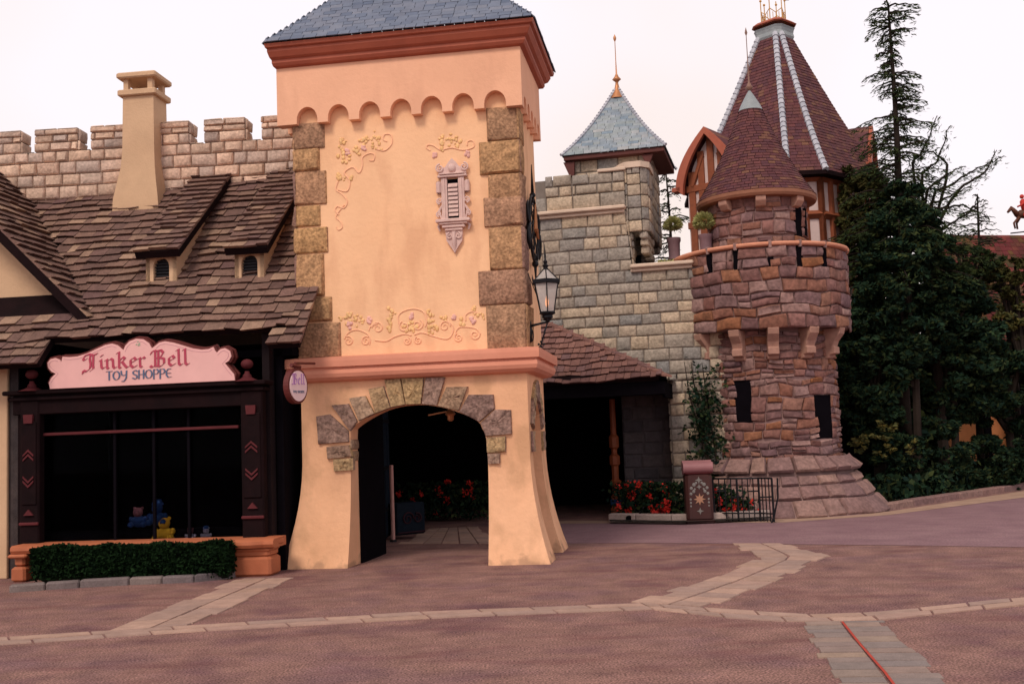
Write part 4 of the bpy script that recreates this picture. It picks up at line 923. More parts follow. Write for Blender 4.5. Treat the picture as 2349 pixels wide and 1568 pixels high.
for k in range(6): m.ball(S_(c[0]+rnd.uniform(-.03, .03), SB-.04, c[1]+rnd.uniform(-.035, .05)), .014, 6, (1, .4, .8))
m.build('sprig', M('grey_green_paint', [(.35, .38, .28)], .7, 4, .1, 0, 30, False), sign)
# oval sign at the corner of the shop
p = at(682, 885, 14.1); osn = thing('hanging_sign', 'small oval pink sign with a dark red rim hanging beside the tower corner', 'sign', p)
OF = Frame(p.x, p.y, -64)
m = MB(); el = lambda r: [(.205*r*math.cos(2*math.pi*k/28), p.z+.205*r*1.12*math.sin(2*math.pi*k/28)+(0.0)) for k in range(28)]
m.prism(OF, el(1), -.012, .07); m.build('rim', signrim_m, osn)
m = MB(); m.prism(OF, el(.86), -.022, -.01); fc_ = m.build('oval_face', M('pale_sign_face', [(.80, .60, .62)], .6, 4, .05, 0, 30, False), osn)
m = MB(); L, wid = letter_line('Bell', GL)
for st in L: pen(m, OF, st, -.13, p.z+.02, .26/wid, -.022, (.15, .12), th=.004)
m.build('blackletter', lilac_m, osn)
m = MB(); L, wid = letter_line('TOY SHOPPE', UN)
for st in L: pen(m, OF, st, -.12, p.z-.09, .24/wid, -.022, (.17, .05), th=.004)
m.build('plain_lettering', text2_m, osn)
m = MB(); m.tube([OF(0, .03, p.z+.22), OF(0, .03, p.z+.30)], .02, 6); m.tube([OF(-.08, .03, p.z+.27), OF(.10, .03, p.z+.25)], .03, 6); m.tube([OF(0, .03, p.z+.30), S_.o+S_.A*(OF(0, 0, 0)-S_.o).dot(S_.A)+S_.B*.3+Vector((0, 0, p.z+.34))], .018, 6); m.build('bracket', signrim_m, osn)
# ================================================================ WALL LANTERN
def z5h(X, Y, b=-.02): 
    a, z = T.hit(*z5(X, Y), b); return T(a, b, z)
LB = FB+.12
lan = thing('wall_lantern', 'black iron lantern with milky panes on a scrolled bracket at the tower corner', 'lantern', z5h(2015, 800, LB))
c = z5h(2015, 770, LB); zt_l = z5h(2015, 552, LB).z; zb_l = c.z; c0 = Vector((c.x, c.y, 0)); cT = z5h(2015, 552, LB); cx0, cy0 = c.x, c.y
rT, rB = .185, .105
def hexp(r, z, k, n=6, o=math.pi/6): a = 2*math.pi*k/n+o; return Vector((cx0+r*math.cos(a), cy0+r*math.sin(a), z))
m = MB()
for k in range(6): m.tube([hexp(rB, zb_l, k), hexp(rT, zt_l, k)], .009, 5); m.tube([hexp(rT+.015, zt_l, k), hexp(rT+.035, zt_l+.09, k)], [.010, .003], 5); m.tube([hexp(rT, zt_l+.02, k), hexp(.03, zt_l+.18, k)], .008, 5)
m.lathe((cx0, cy0, 0), [(rB+.012, zb_l-.02), (rB+.015, zb_l), (rB-.01, zb_l+.015)], 6, math.pi/6, math.pi/6+2*math.pi); m.lathe((cx0, cy0, 0), [(rT-.01, zt_l-.035), (rT+.025, zt_l-.025), (rT+.03, zt_l+.02), (rT, zt_l+.03)], 6, math.pi/6, math.pi/6+2*math.pi)
m.lathe((cx0, cy0, 0), [(.035, zt_l+.17), (.03, zt_l+.20), (.045, zt_l+.225), (.02, zt_l+.25), (.03, zt_l+.28), (.012, zt_l+.31), (.014, zt_l+.36), (.002, zt_l+.52)], 10)
m.lathe((cx0, cy0, 0), [(rB+.01, zb_l-.015), (.07, zb_l-.04), (.075, zb_l-.07), (.04, zb_l-.10), (.02, zb_l-.14)], 10)
for k in range(5): m.tube([hexp(.05, zb_l-.04, k), hexp(.05, zb_l-.11, k)], .008, 4)
m.build('lantern_frame', iron_m, lan, smooth=40)
m = MB()
for k in range(6): m.quad(hexp(rB-.004, zb_l, k), hexp(rB-.004, zb_l, k+1), hexp(rT-.004, zt_l-.02, k+1), hexp(rT-.004, zt_l-.02, k))
for k in range(6): m.quad(hexp(rT-.01, zt_l+.025, k), hexp(rT-.01, zt_l+.025, k+1), hexp(.028, zt_l+.175, k+1), hexp(.028, zt_l+.175, k))
lg = bpy.data.materials.new('lamp_glass'); lg.use_nodes = True; pp = lg.node_tree.nodes['Principled BSDF']; pp.inputs['Base Color'].default_value = (.62, .58, .56, 1); pp.inputs['Roughness'].default_value = .3
tr = lg.node_tree.nodes.new('ShaderNodeBsdfTransparent'); mx2 = lg.node_tree.nodes.new('ShaderNodeMixShader'); nn = lg.node_tree.nodes.new('ShaderNodeTexNoise'); nn.inputs['Scale'].default_value = 9; mr2 = lg.node_tree.nodes.new('ShaderNodeMapRange'); mr2.inputs[3].default_value = .45; mr2.inputs[4].default_value = .65
lt = lg.node_tree.links; lt.new(nn.outputs['Fac'], mr2.inputs[0]); lt.new(mr2.outputs[0], mx2.inputs[0]); lt.new(tr.outputs[0], mx2.inputs[1]); lt.new(pp.outputs[0], mx2.inputs[2]); lt.new(mx2.outputs[0], lg.node_tree.nodes['Material Output'].inputs[0])
m.build('lantern_panes', lg, lan)
m = MB(); m.lathe((cx0, cy0, 0), [(.001, zb_l+.06), (.022, zb_l+.10), (.025, zb_l+.15), (.012, zb_l+.2), (.001, zb_l+.25)], 10); m.build('flame', flame_m, lan, smooth='all')
m = MB(); arm0 = z5h(1850, 872, LB); armp = Vector((cx0, cy0, zb_l-.13)); wallp = T(AR+.02, LB, armp.z-.05)
m.tube([wallp, armp], [.022, .014], 6); m.tube([T(AR+.05, LB, armp.z-.62*.0+.68), armp], .006, 4)
u = (armp-wallp); 
PA = [wallp+Vector((0, 0, -.25)), wallp+u*.25+Vector((0, 0, -.36)), wallp+u*.6+Vector((0, 0, -.30)), wallp+u*.8+Vector((0, 0, -.15)), armp]
m.tube(PA, .011, 6); m.tube([wallp+u*.15+Vector((u.x*.22*math.cos(q)*.5, 0, -.13+.085*math.sin(q))) for q in [k*.5 for k in range(14)]], .010, 6)
for q in range(4): m.ball(PA[2]+Vector((.035*math.cos(q*1.57), 0, .035*math.sin(q*1.57)))+Vector((.01, 0, .02)), .018, 6)
m.lathe(T(AR+.01, LB, armp.z-.12), [(.001, -.18), (.06, -.14), (.07, 0), (.06, .14), (.001, .18)], 10); m.build('bracket', iron_m, lan, smooth='all')
# ================================================================ GREY CASTLE KEEP
q = at(1430, 600, 21.9); K = Frame(q.x, q.y, 14.0)
ka = lambda x, y, b=0: K.hit(x, y, b)
keep = thing('grey_castle', 'grey block castle with stepped ledges and a square turret under a pale blue pyramid roof', 'castle', K(0, 1, 0))
a_10, a_14, a_16 = ka(1235, 700)[0], ka(1436, 520)[0], ka(1600, 700)[0]
z1t = (ka(1250, 500)[1]+ka(1425, 482)[1])/2; z2t = (ka(1445, 622)[1]+ka(1575, 608)[1])/2
a_pl = ka(1250, 430)[0]
eaveZ = ka(1400, 872, -1.6)[1]; DOORZ = eaveZ+.05; print('keep', z1t, z2t, eaveZ)
a_dl, a_dr = ka(800, 1000)[0], ka(1540, 1000)[0]
fk = lambda s, t, k: K(s, -k, t)
m = MB()
m.box(K, a_dl-2, a_14, .0, .5, DOORZ+.1, z1t-.02); m.box(K, a_14-.01, a_16+.6, .003, .5, DOORZ+.1, z2t-.02); m.box(K, a_dr, a_16+.6, .003, .5, 0, DOORZ+.12)
m.box(K, a_10-1, ka(1430, 440)[0], .01, .35, z1t, ka(1400, 395)[1]-.05)
m.build('wall_core', grey_mortar, keep)
m = MB()
bat = lambda z: a_14+(ka(1452, 600)[0]-a_14)*max(0, (z1t-z)/(z1t-z2t))
stones(m, fk, (a_10-.3, a_14), (z2t, z1t), (.21, .28), (.26, .62), .032, .014, .018, 1.2, seed=201, rng=lambda t: (a_10-.3, bat(t)), rough=.3)
stones(m, fk, (a_10-.3, a_16+.62), (DOORZ+.1, z2t), (.21, .28), (.26, .62), .032, .014, .018, 1.2, seed=202, rough=.3)
stones(m, fk, (a_dr, a_16+.62), (0, DOORZ+.1), (.22, .27), (.28, .5), .035, .02, .012, 1.2, seed=203, rough=.3)
stones(m, lambda s, t, k: K(a_dr-k, s, t), (-.03, .5), (0, DOORZ+.1), (.22, .27), (.2, .4), .03, .02, seed=204)
# sloping right end of the tall part
stones(m, lambda s, t, k: K(bat(t)+k, s, t), (-.02, .5), (z2t, z1t), (.22, .27), (.2, .35), .025, .02, seed=205)
# parapet over the first ledge
pz0 = z1t+.10; pm = ka(1280, 402)[1]; pl_ = ka(1275, 450)[1]-.02; ptr = ka(1400, 392)[1]
a_m1 = ka(1312, 430)[0]; a_m2 = ka(1372, 430)[0]; a_m3 = ka(1434, 430)[0]
stones(m, fk, (ka(1240, 470)[0]-.3, a_m3), (pz0, pl_), (.2, .26), (.3, .6), .035, .02, .01, seed=206)
stones(m, fk, (ka(1250, 430)[0], a_m1), (pl_, pm), (.18, .25), (.25, .5), .035, .02, .01, seed=207)
stones(m, fk, (a_m1, a_m3), (pl_, ptr-.02), (.18, .25), (.25, .5), .035, .02, .01, seed=208)
m.build('wall_stones', grey_stone, keep, smooth=50)
m = MB()
for a0, a1, z in ((a_10-1.2, a_14+.02, z1t), (a_14+.06, ka(1592, 605)[0], z2t)):
    m.bbox(K, a0, a1, -.16, .3, z+.02, z+.10, .02); m.bbox(K, a0, a1-.03, -.09, .2, z-.05, z+.02, .012)
m.bbox(K, a_m2, a_m3+.03, -.06, .3, ptr-.02, ptr+.05, .015)
m.build('ledge', ledge_m, keep)
# near-black room behind the porch, added to deepen the shade in the opening
m = MB()
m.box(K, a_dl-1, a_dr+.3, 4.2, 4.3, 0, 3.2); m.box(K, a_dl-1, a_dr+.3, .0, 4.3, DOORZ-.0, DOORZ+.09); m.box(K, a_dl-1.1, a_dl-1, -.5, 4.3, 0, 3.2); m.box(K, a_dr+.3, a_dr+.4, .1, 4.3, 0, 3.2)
m.box(K, a_dl-1, ka(1200, 900, -2)[0], -4.4, .0, DOORZ+.2, DOORZ+.3); m.box(K, a_dl-1.1, a_dl-1, -4.4, -.5, 0, DOORZ+.2); m.build('shade_enclosure', dark_m, keep)  # includes an unseen roof behind the tower, added to darken the court
m = MB(); stones(m, lambda s, t, k: K(s, .55-k, t), (ka(1428, 1000, .5)[0], a_dr+.02), (0, DOORZ), (.22, .27), (.28, .5), .03, .02, seed=210); m.box(K, ka(1428, 1000, .5)[0], a_dr+.05, .55, .65, 0, DOORZ); m.build('inner_wall', M('shaded_castle_stone', [(.07, .06, .07), (.10, .08, .08), (.05, .045, .055)], .95, 6, .3, .02, 14), keep)  # castle wall stone with the porch shade put into its colour
# square turret
tb = .75
ta0, ta1 = ka(1310, 420, tb)[0], ka(1490, 420, tb)[0]; tz0, tz1 = ka(1480, 543, tb)[1], ka(1400, 356, tb)[1]
td = ka(0, 0)[0]*0+1.75
m = MB(); m.box(K, ta0, ta1, tb, tb+td, tz0-.0, tz1); 
tw = m.build('turret', grey_mortar, keep)
m = MB(); stones(m, lambda s, t, k: K(s, tb-k, t), (ta0, ta1), (tz0, tz1), (.22, .27), (.3, .55), .03, .018, .006, seed=220)
stones(m, lambda s, t, k: K(ta1+k, s, t), (tb-.03, tb+td), (tz0, tz1), (.22, .27), (.3, .55), .03, .018, .006, seed=221)
stones(m, lambda s, t, k: K(ta0-k, s, t), (tb-.03, tb+td), (tz0, tz1), (.22, .27), (.3, .55), .03, .018, .006, seed=222)
m.build('turret_stones', grey_stone, tw, smooth=50)
# corbels below the turret and the half-hexagon buttress before it
m = MB()
for a in (ta1-.55, ta1-.12): 
    for k in range(3): m.bbox(K, a-.09, a+.09, tb-.02+k*.10, tb+.6, tz0-.16*(k+1), tz0-.16*k, .03)
for bq in (tb+.35, tb+1.45):
    for k in range(2): m.bbox(K, ta1-.5, ta1+.0-k*.14, bq-.08, bq+.08, tz0-.16*(k+1), tz0-.16*k, .03)
m.build('corbel', grey_stone, tw)
m = MB(); m.box(K, ta0+.3, ta1-.42, tb+.3, tb+td-.1, z2t-.5, tz0+.01); m.build('turret_shaft', dark_m, tw)
ba0, ba1 = ka(1432, 450, .25)[0], ka(1488, 450, .25)[0]; bz1, bz0 = ka(1462, 388, .2)[1], ka(1462, 535, .2)[1]
poly = [(ba0, .45), (ba0, .12), (ba0+.10, .0), (ba1-.13, .0), (ba1, .16), (ba1, .75)]
m = MB()
for i in range(len(poly)-1):
    (x0, y0), (x1, y1) = poly[i], poly[i+1]; Ln = math.dist((x0, y0), (x1, y1)); nx, ny = (y1-y0)/Ln, -(x1-x0)/Ln
    if nx*(x0-(ba0+ba1)/2)+ny*(y0-.5) < 0: nx, ny = -nx, -ny
    stones(m, lambda s, t, k: K(x0+(x1-x0)*s/Ln+nx*k, y0+(y1-y0)*s/Ln+ny*k, t), (0, Ln), (bz0, bz1), (.22, .26), (.2, .45), .025, .014, seed=230+i)
bt = m.build('buttress', grey_stone, keep, smooth=50)
m = MB(); n = len(poly)
for z0, z1, o in ((bz1-.01, bz1+.11, .07),):
    cxp, cyp = sum(p[0] for p in poly)/n, sum(p[1] for p in poly)/n
    pr = [(cxp+(x-cxp)*1.22-.0, cyp+(y-cyp)*1.22) for x, y in poly]; pr[0] = (pr[0][0]-.25, pr[0][1]); pr.append((pr[0][0], pr[-1][1]))
    n2 = len(pr); m.add([K(x, y, z0) for x, y in pr]+[K(x, y, z1) for x, y in pr], [tuple(range(n2)), tuple(range(2*n2-1, n2-1, -1))]+[(i, (i+1) % n2, n2+(i+1) % n2, n2+i) for i in range(n2)])
m.build('buttress_cap', ledge_m, bt)
m = MB(); 
for z0, z1, k in ((bz0-.14, bz0, .04), (bz0-.28, bz0-.14, .10), (bz0-.44, bz0-.28, .17)): m.bbox(K, ba0+.02, ba0+.16, .05+k, .6, z0, z1, .025); m.bbox(K, ba1-.2, ba1-.04, .0+k, .7, z0, z1, .025)
m.build('buttress_corbel', grey_stone, bt)
# turret roof (bell-cast pyramid)
ex0, ex1 = ka(1289, 362, tb-.25)[0], ka(1526, 340, tb-.25)[0]; ec = (ex0+ex1)/2; hw = (ex1-ex0)/2; ebc = tb-.25+hw; ez = tz1+.02
apz = ka(1407, 203, ebc)[1]; print('turret roof', ez, apz, hw)
Hh = apz-ez
rp = lambda t: hw*((1-t)**1.0*.80+.20*(1-t)**3.2)            # half width at height fraction
m = MB()
for side in range(4):
    def mk(s, t, k, side=side):
        u = t/2.4; r = rp(min(u, 1))+k*.8; z = ez+Hh*u+k*.5
        return {0: K(ec+s, ebc-r, z), 1: K(ec+r, ebc+s, z), 2: K(ec+s, ebc+r, z), 3: K(ec-r, ebc+s, z)}[side]
    shingles(m, mk, (0, 2.36), lambda t: (-rp(t/2.4), rp(t/2.4)), .098, (.12, .26), .012, .002, seed=240+side, over=.02, jag=.003)
rf = m.build('turret_roof', bluetile_m, keep)
m = MB()
for sx, sy in ((-1, -1), (1, -1), (-1, 1), (1, 1)):
    for j in range(24):
        u0, u1 = j/24*.98, (j+1)/24*.98-.004; r0, r1 = rp(u0)+.02, rp(u1)+.01
        m.tube([K(ec+sx*r0, ebc+sy*r0, ez+Hh*u0+.02), K(ec+sx*r1, ebc+sy*r1, ez+Hh*u1+.015)], [.035, .028], 5)
m.build('hip_tiles', ridge_m, rf)
m = MB(); m.lathe(K(ec, ebc, apz), [(.20, -.26), (.12, -.12), (.05, .02), (.03, .12), (.05, .15), (.10, .19), (.05, .25), (.018, .32), (.010, .6), (.008, 1.05), (.03, 1.10), (.035, 1.14), (.002, 1.22)], 10); m.build('finial', copper_m, rf, smooth='all')
m = MB(); m.bbox(K, ex0+.03, ex1-.03, tb-.22, tb-.22+2*hw-.06, ez-.10, ez-.005, .01)
for a, b in ((ta0-.0, tb-.0), (ta1, tb)): m.prism(K, [(a-.12, ez-.12), (a+.12, ez-.12), (a+(.1 if a < ec else -.02), ez-.42), (a+.0, ez-.42)], b-.16, b-.05)
m.build('eaves_board', M('dark_red_eaves', [(.09, .022, .018)], .6, 5, .2, 0, 30, False), rf)
# porch roof (shake lean-to with a hip at its right end)
porch = thing('porch_roof', 'low hipped wood shake porch roof sloping against the grey castle wall beside the tower', 'roof', K(-1, -.8, 0))
pa1 = ka(1528, 868, -1.6)[0]; pa0 = ka(1235, 870, -1.6)[0]-.6; pr_, prz = 1.5, 0
hipx, hipz = ka(1256, 738, -.1); ps = (hipz-eaveZ)/1.5; Lr = math.hypot(1.5, hipz-eaveZ); cu, su = 1.5/Lr, (hipz-eaveZ)/Lr
fp = lambda s, t, k: K(s, -1.6+t*cu-k*su, eaveZ+t*su+k*cu+.03*math.sin(s*2.1+t))
m = MB(); shingles(m, fp, (-.03, Lr), lambda t: (pa0, pa1+(hipx-pa1)*t/Lr), .185, (.1, .2), .055, .04, seed=250, jag=.022, uc=.04); 
pr2 = m.build('shake_slope', shake2_m, porch)
m = MB(); n = 16
for j in range(n):
    t0, t1 = Lr*j/n, Lr*(j+1)/n+.03; s0, s1 = pa1+(hipx-pa1)*t0/Lr, pa1+(hipx-pa1)*t1/Lr
    A0, A1 = fp(s0, t0, .05), fp(s1, t1, .03); wv = K.A*.14; dn = Vector((0, 0, -.02))
    m.add([A0-wv*.5, A0+wv*.8-Vector((0, 0, .03)), A1-wv*.5, A1+wv*.8-Vector((0, 0, .03))]+[p_-Vector((0, 0, .035)) for p_ in (A0-wv*.5, A0+wv*.8-Vector((0, 0, .03)), A1-wv*.5, A1+wv*.8-Vector((0, 0, .03)))], [(0, 1, 3, 2), (4, 5, 7, 6), (0, 1, 5, 4), (0, 2, 6, 4), (1, 3, 7, 5)])
m.build('hip_shakes', shake2_m, porch)
m = MB(); m.hexa([fp(s, t, k) for k in (-.12, -.01) for t in (.02, Lr*.0+.2) for s in (pa0, pa1-.15)]); 
m.add([fp(pa0, .02, -.05), fp(pa1-.02, .02, -.05), fp(hipx, Lr, -.05), fp(pa0, Lr, -.05)], [(0, 1, 2, 3)])
m.add([fp(pa1, .0, -.03), fp(hipx, Lr, -.03), K(pa1+.02, -.02, eaveZ-.02)], [(0, 1, 2)])
m.add([fp(pa1, .0, -.03), fp(hipx, Lr, -.03), fp(hipx, Lr, .02), fp(pa1, 0, .03)], [(0, 1, 2, 3)])
m.tube([fp(pa1-.05, .02, -.04)+K.A*-.1, fp(hipx, Lr, -.02)+K.A*-.09], .035, 5)
m.build('roof_frame', darkwood_m, porch)
m = MB(); m.bbox(K, pa0, pa1-.05, -1.5, -1.36, eaveZ-.30, eaveZ-.05, .01); m.box(K, pa0, pa1-.05, -1.36, .0, eaveZ-.10, eaveZ-.06); m.box(K, pa1-.1, pa1-.05, -1.4, 0, eaveZ-.35, eaveZ-.06); m.build('porch_beam', dark_m, porch)
# carved column at the end of the flower bed
pc = gnd(1416, 1186); col = thing('carved_post', 'red-orange carved porch post at the left end of the flower bed', 'post', pc)
hC = eaveZ-.3; lv = [(0, .11), (.18, .11), (.2, .085), (.42, .085), (.46, .06), (.62, .06), (.66, .085), (.72, .10), (.76, .06), (1.02, .06), (1.06, .09), (1.22, .09), (1.26, .05), (1.36, .05), (1.4, .085), (1.6, .085), (1.66, .05), (hC, .05)]
m = MB(); m.lathe(pc, [(r*1.2, z) for z, r in lv], 8, math.pi/8, math.pi/8+2*math.pi); m.build('turned_post', M('orange_red_post', [(.16, .035, .012), (.20, .05, .016)], .6, 9, .25, 0, 30, False), col)
m = MB(); m.bbox(Frame(pc.x, pc.y, 0), -.12, .12, -.12, .12, .24, .36, .02); m.build('blue_collar', blu, col)
# ================================================================ RED ROUND TOWER
RC = Vector((5.17, 22.3, 0))
rt = thing('round_tower', 'round red rubble stone tower with corbelled parapet, conical tiled roof and flared stone foot', 'tower', RC)
def cyl(r0, slope=0, zref=0):
    return lambda s, t, k: Vector((RC.x+(r0+k+slope*(zref-t))*math.sin(s/r0), RC.y-(r0+k+slope*(zref-t))*math.cos(s/r0), t))
def pxang(x, y, r):                                          # angle on a cylinder of radius r seen at pixel x,y
    d = ray(x, y); C = Vector((0, 0, EYE)); a = d.x**2+d.y**2; b_ = 2*(d.x*(-RC.x)+d.y*(-RC.y)); c_ = RC.x**2+RC.y**2-r*r
    t = (-b_-math.sqrt(max(0, b_*b_-4*a*c_)))/(2*a); p = C+d*t; return math.atan2(p.x-RC.x, RC.y-p.y), p.z
RD, RS, RU = 1.69, 1.35, .97
zA = pxang(1790, 1062, 1.35)[1]; zD0 = pxang(1770, 752, RD)[1]; zD1 = pxang(1768, 562, RD)[1]; zU1 = pxang(1750, 449, RU)[1]; print('round', zA, zD0, zD1, zU1)
AN = 2.1
def box_skip(list_):
    def sk(e0, e1, q0, q1):
        return any(e1 > a0+.03 and e0 < a1-.03 and q1 > z0+.03 and q0 < z1-.03 for a0, a1, z0, z1 in list_)
    return sk
# slits in the shaft
SL = []
for x0, x1, y0, y1 in ((1688, 1722, 872, 968), (1872, 1904, 906, 1004)):
    A0, Z1 = pxang(x0, y0, RS); A1, Z0 = pxang(x1, y1, RS); A1 = pxang(x1, (y0+y1)/2, RS)[0]; A0 = pxang(x0, (y0+y1)/2, RS)[0]; SL.append((A0*RS, A1*RS, pxang((x0+x1)/2, y1, RS)[1], pxang((x0+x1)/2, y0, RS)[1]))
def stones_holes(m, f, S, T, holes, rowh, lens, hgt, seed, r, **kw):
    """lay stones around rectangular holes: split the wall in vertical strips and bands"""
    zs = sorted(set([T[0], T[1]]+[v for h_ in holes for v in h_[2:4] if T[0] < v < T[1]]))
    for i in range(len(zs)-1):
        z0, z1 = zs[i], zs[i+1]; hs_ = sorted([h_ for h_ in holes if h_[2] < (z0+z1)/2 < h_[3]]); s = S[0]
        for j, h_ in enumerate(hs_+[None]):
            e = h_[0] if h_ else S[1]
            if e-s > .05: stones(m, f, (s, e), (z0, z1), rowh, lens, hgt, seed=seed+i*10+j, **kw)
            if h_: s = h_[1]
m = MB(); m.lathe(RC, [(RS-.0, 0), (RS-.0, zD0+.05)], 48); m.lathe(RC, [(RS, zD0+.02), (RD-.02, zD0+.03), (RD-.02, zD1-.03), (RD-.28, zD1-.03), (RD-.28, zD0+.5), (0, zD0+.5)], 64); m.lathe(RC, [(RU, zD0+.4), (RU, zU1+.15)], 40)
core = m.build('tower_core', red_mortar, rt)
m = MB()
kw = dict(gap=.014, warp=.075, wf=2.1, rough=.35)
stones_holes(m, cyl(RS), (-RS*AN, RS*AN), (zA-.05, zD0-.02), SL, (.13, .24), (.17, .44), .05, 300, RS, **kw)
m.build('shaft_stones', red_stone, rt, smooth=50)
DS = []
for x in (1627, 1689, 1767, 1834, 1890, 1937):
    A = pxang(x, 590, RD)[0]; DS.append((A*RD-.035, A*RD+.035, zD1-.42, zD1-.03))
DS[2] = (DS[2][0], DS[2][1], zD1-.42, zD1-.24)
m = MB(); stones_holes(m, cyl(RD), (-RD*AN, RD*AN), (zD0, zD1-.03), DS, (.19, .33), (.22, .55), .05, 400, RD, **kw)
stones(m, lambda s, t, k: Vector((RC.x+(RD-.28-k)*math.sin(s), RC.y-(RD-.28-k)*math.cos(s), t)), (1.7, 4.6), (zD0+.5, zD1-.03), (.2, .3), (.2, .4), .03, seed=440)
m.build('parapet_stones', red_stone, rt, smooth=50)
UW = []
for x0, x1, y0, y1 in ((1822, 1836, 474, 540), (1843, 1854, 480, 540)):
    A0, A1 = pxang(x0, 500, RU)[0], pxang(x1, 500, RU)[0]; UW.append((A0*RU, A1*RU, pxang(x0, y1, RU)[1], pxang(x0, y0, RU)[1]))
m = MB(); stones_holes(m, cyl(RU), (-RU*AN, RU*AN), (zD0+.55, zU1+.1), UW, (.16, .26), (.18, .42), .04, 500, RU, **kw)
m.build('turret_stones', red_stone, rt, smooth=50)
m = MB()
for s0, s1, z0, z1, r in [(*h_, RS) for h_ in SL]+[(*h_, RD) for h_ in DS]+[(*h_, RU) for h_ in UW]:
    f = cyl(r); o = .022; k0 = s0-.02; k1 = s1+.02; m.hexa([f(s, z, k) for z in (z0-.01, z1+.01) for k in (-.01, o) for s in (k0, k1)])
    if (s0, s1, z0, z1) in UW: m.ball(f((s0+s1)/2, z1, -.02), min(.06, (s1-s0)/2), 8)
m.build('slit_opening', dark_m, rt)
# coping ring with gaps
m = MB(); bounds = [-AN*RD]+[(h_[0]+h_[1])/2 for h_ in DS]+[RD*AN]
for i in range(len(bounds)-1):
    s0, s1 = bounds[i]+.03, bounds[i+1]-.03; n = max(3, int((s1-s0)/.08)); P = []
    prof = [(-.32, .0), (.05, .0), (.085, .02), (.095, .05), (.08, .08), (-.32, .085)]; f = cyl(RD)
    for j in range(n+1):
        s = s0+(s1-s0)*j/n; P += [f(s, zD1-.02+z, k) for k, z in prof]
    q = len(prof); m.add(P, [(j*q+k, j*q+(k+1) % q, (j+1)*q+(k+1) % q, (j+1)*q+k) for j in range(n) for k in range(q)]+[tuple(range(q)), tuple(n*q+k for k in range(q-1, -1, -1))])
m.build('coping', coping_m, rt, smooth=30)
m = MB()
for i in range(1, len(bounds)-1):
    f = cyl(RD); s = bounds[i]; m.hexa([f(a, z, k) for z in (zD1-.05, zD1+.09) for k in (-.3, .06) for a in (s-.03, s+.03)])
m.build('coping_joint', red_stone, rt)
# corbels under the parapet
for x in (1602, 1684, 1775, 1868, 1930):
    A = pxang(x, 775, RD)[0]; A = max(-1.45, min(1.5, A)); f = lambda s, k, z: Vector((RC.x+k*math.sin(A)+s*math.cos(A), RC.y-k*math.cos(A)+s*math.sin(A), z))
    m = MB(); pr = [(RD+.05, 0), (RD+.02, -.12), (RD-.10, -.26), (RD-.14, -.36), (RD-.10, -.37), (RD-.10, -.50), (RD-.22, -.52), (RD-.24, -.58), (RS-.02, -.6), (RS-.02, 0)]
    n = len(pr); hwc = .105; m.add([f(-hwc, k, zD0+.01+z) for k, z in pr]+[f(hwc, k, zD0+.01+z) for k, z in pr], [tuple(range(n)), tuple(range(2*n-1, n-1, -1))]+[(i, (i+1) % n, n+(i+1) % n, n+i) for i in range(n)])
    m.build('corbel', M('corbel_stone', [(.42, .24, .18), (.36, .2, .16)], .9, 7, .2, .008, 25, False) if 'corbel_stone' not in bpy.data.materials else bpy.data.materials['corbel_stone'], rt, bev=.015)
# flared foot
zAp = zA; rA0, rA1 = 1.45, 2.27
fa = lambda s, t, k: (lambda r: Vector((RC.x+(r+k)*math.sin(s/1.7), RC.y-(r+k)*math.cos(s/1.7), t+k*.4)))(rA1+(rA0-rA1)*(max(t, 0)/zAp)**.85)
m = MB(); m.lathe(RC, [(rA1-.01, 0)]+[(rA1-.01+(rA0-rA1)*(u/8)**.85, zAp*u/8) for u in range(1, 9)]+[(RS-.1, zAp)], 48); m.build('foot_core', red_mortar, rt)
m = MB(); stones(m, fa, (-1.7*AN, 1.7*AN), (0, zAp-.22), (.22, .32), (.32, .6), .06, .016, .04, 1.3, seed=600, rough=.3)
stones(m, lambda s, t, k: Vector((RC.x+(rA0+.27-.26*t+k)*math.sin(s/1.5), RC.y-(rA0+.27-.26*t+k)*math.cos(s/1.5), zAp-.17+.24*t+k)), (-1.5*AN, 1.5*AN), (0, 1), (.99, 1), (.25, .5), .05, .02, seed=610, rough=.15)
m.build('foot_stones', apron_stone, rt, smooth=50)
# conical roof
ez_ = zU1+.10; rE = 1.20; apz = at(1736, 252, 22.3).z; hC = apz-ez_
rc = lambda u: .22+(rE-.22)*((1-u)*.78+.22*(1-u)**2.6)
m = MB(); nrow = 30
fcone = lambda s, t, k: Vector((RC.x+(rc(t/3)+k*.9)*math.sin(s), RC.y-(rc(t/3)+k*.9)*math.cos(s), ez_+hC*t/3+k*.4))
for j in range(nrow):
    t = 3*j/nrow; r_ = rc(j/nrow); n = max(14, int(2*math.pi*r_/.15)); off = rnd.random()
    for k in range(n):
        s0, s1 = (k+off)*2*math.pi/n, (k+1+off)*2*math.pi/n-.01/r_; jj = rnd.uniform(-.004, .004); kk = rnd.uniform(.016, .026); tp = min(t+.12, 3)
        m.add([fcone(s0, t+jj, 0), fcone(s1, t+jj, 0), fcone(s0, t+jj, kk), fcone(s1, t+jj, kk), fcone(s0, tp, 0), fcone(s1, tp, 0), fcone(s0, tp, .006), fcone(s1, tp, .006)], [(0, 1, 3, 2), (2, 3, 7, 6), (0, 2, 6, 4), (1, 5, 7, 3)])
cone = m.build('cone_roof', tile_m, rt)
m = MB(); m.lathe(RC, [(RU-.0, ez_-.12), (rE-.06, ez_-.13), (rE+.0, ez_-.12), (rE+.025, ez_-.07), (rE+.02, ez_-.01), (rE-.02, ez_+.02), (rE-.3, ez_+.02)], 56); m.build('eaves_ring', M('eaves_brown', [(.24, .10, .06), (.28, .125, .075)], .75, 5, .12, .003, 30, False), cone, smooth=30)
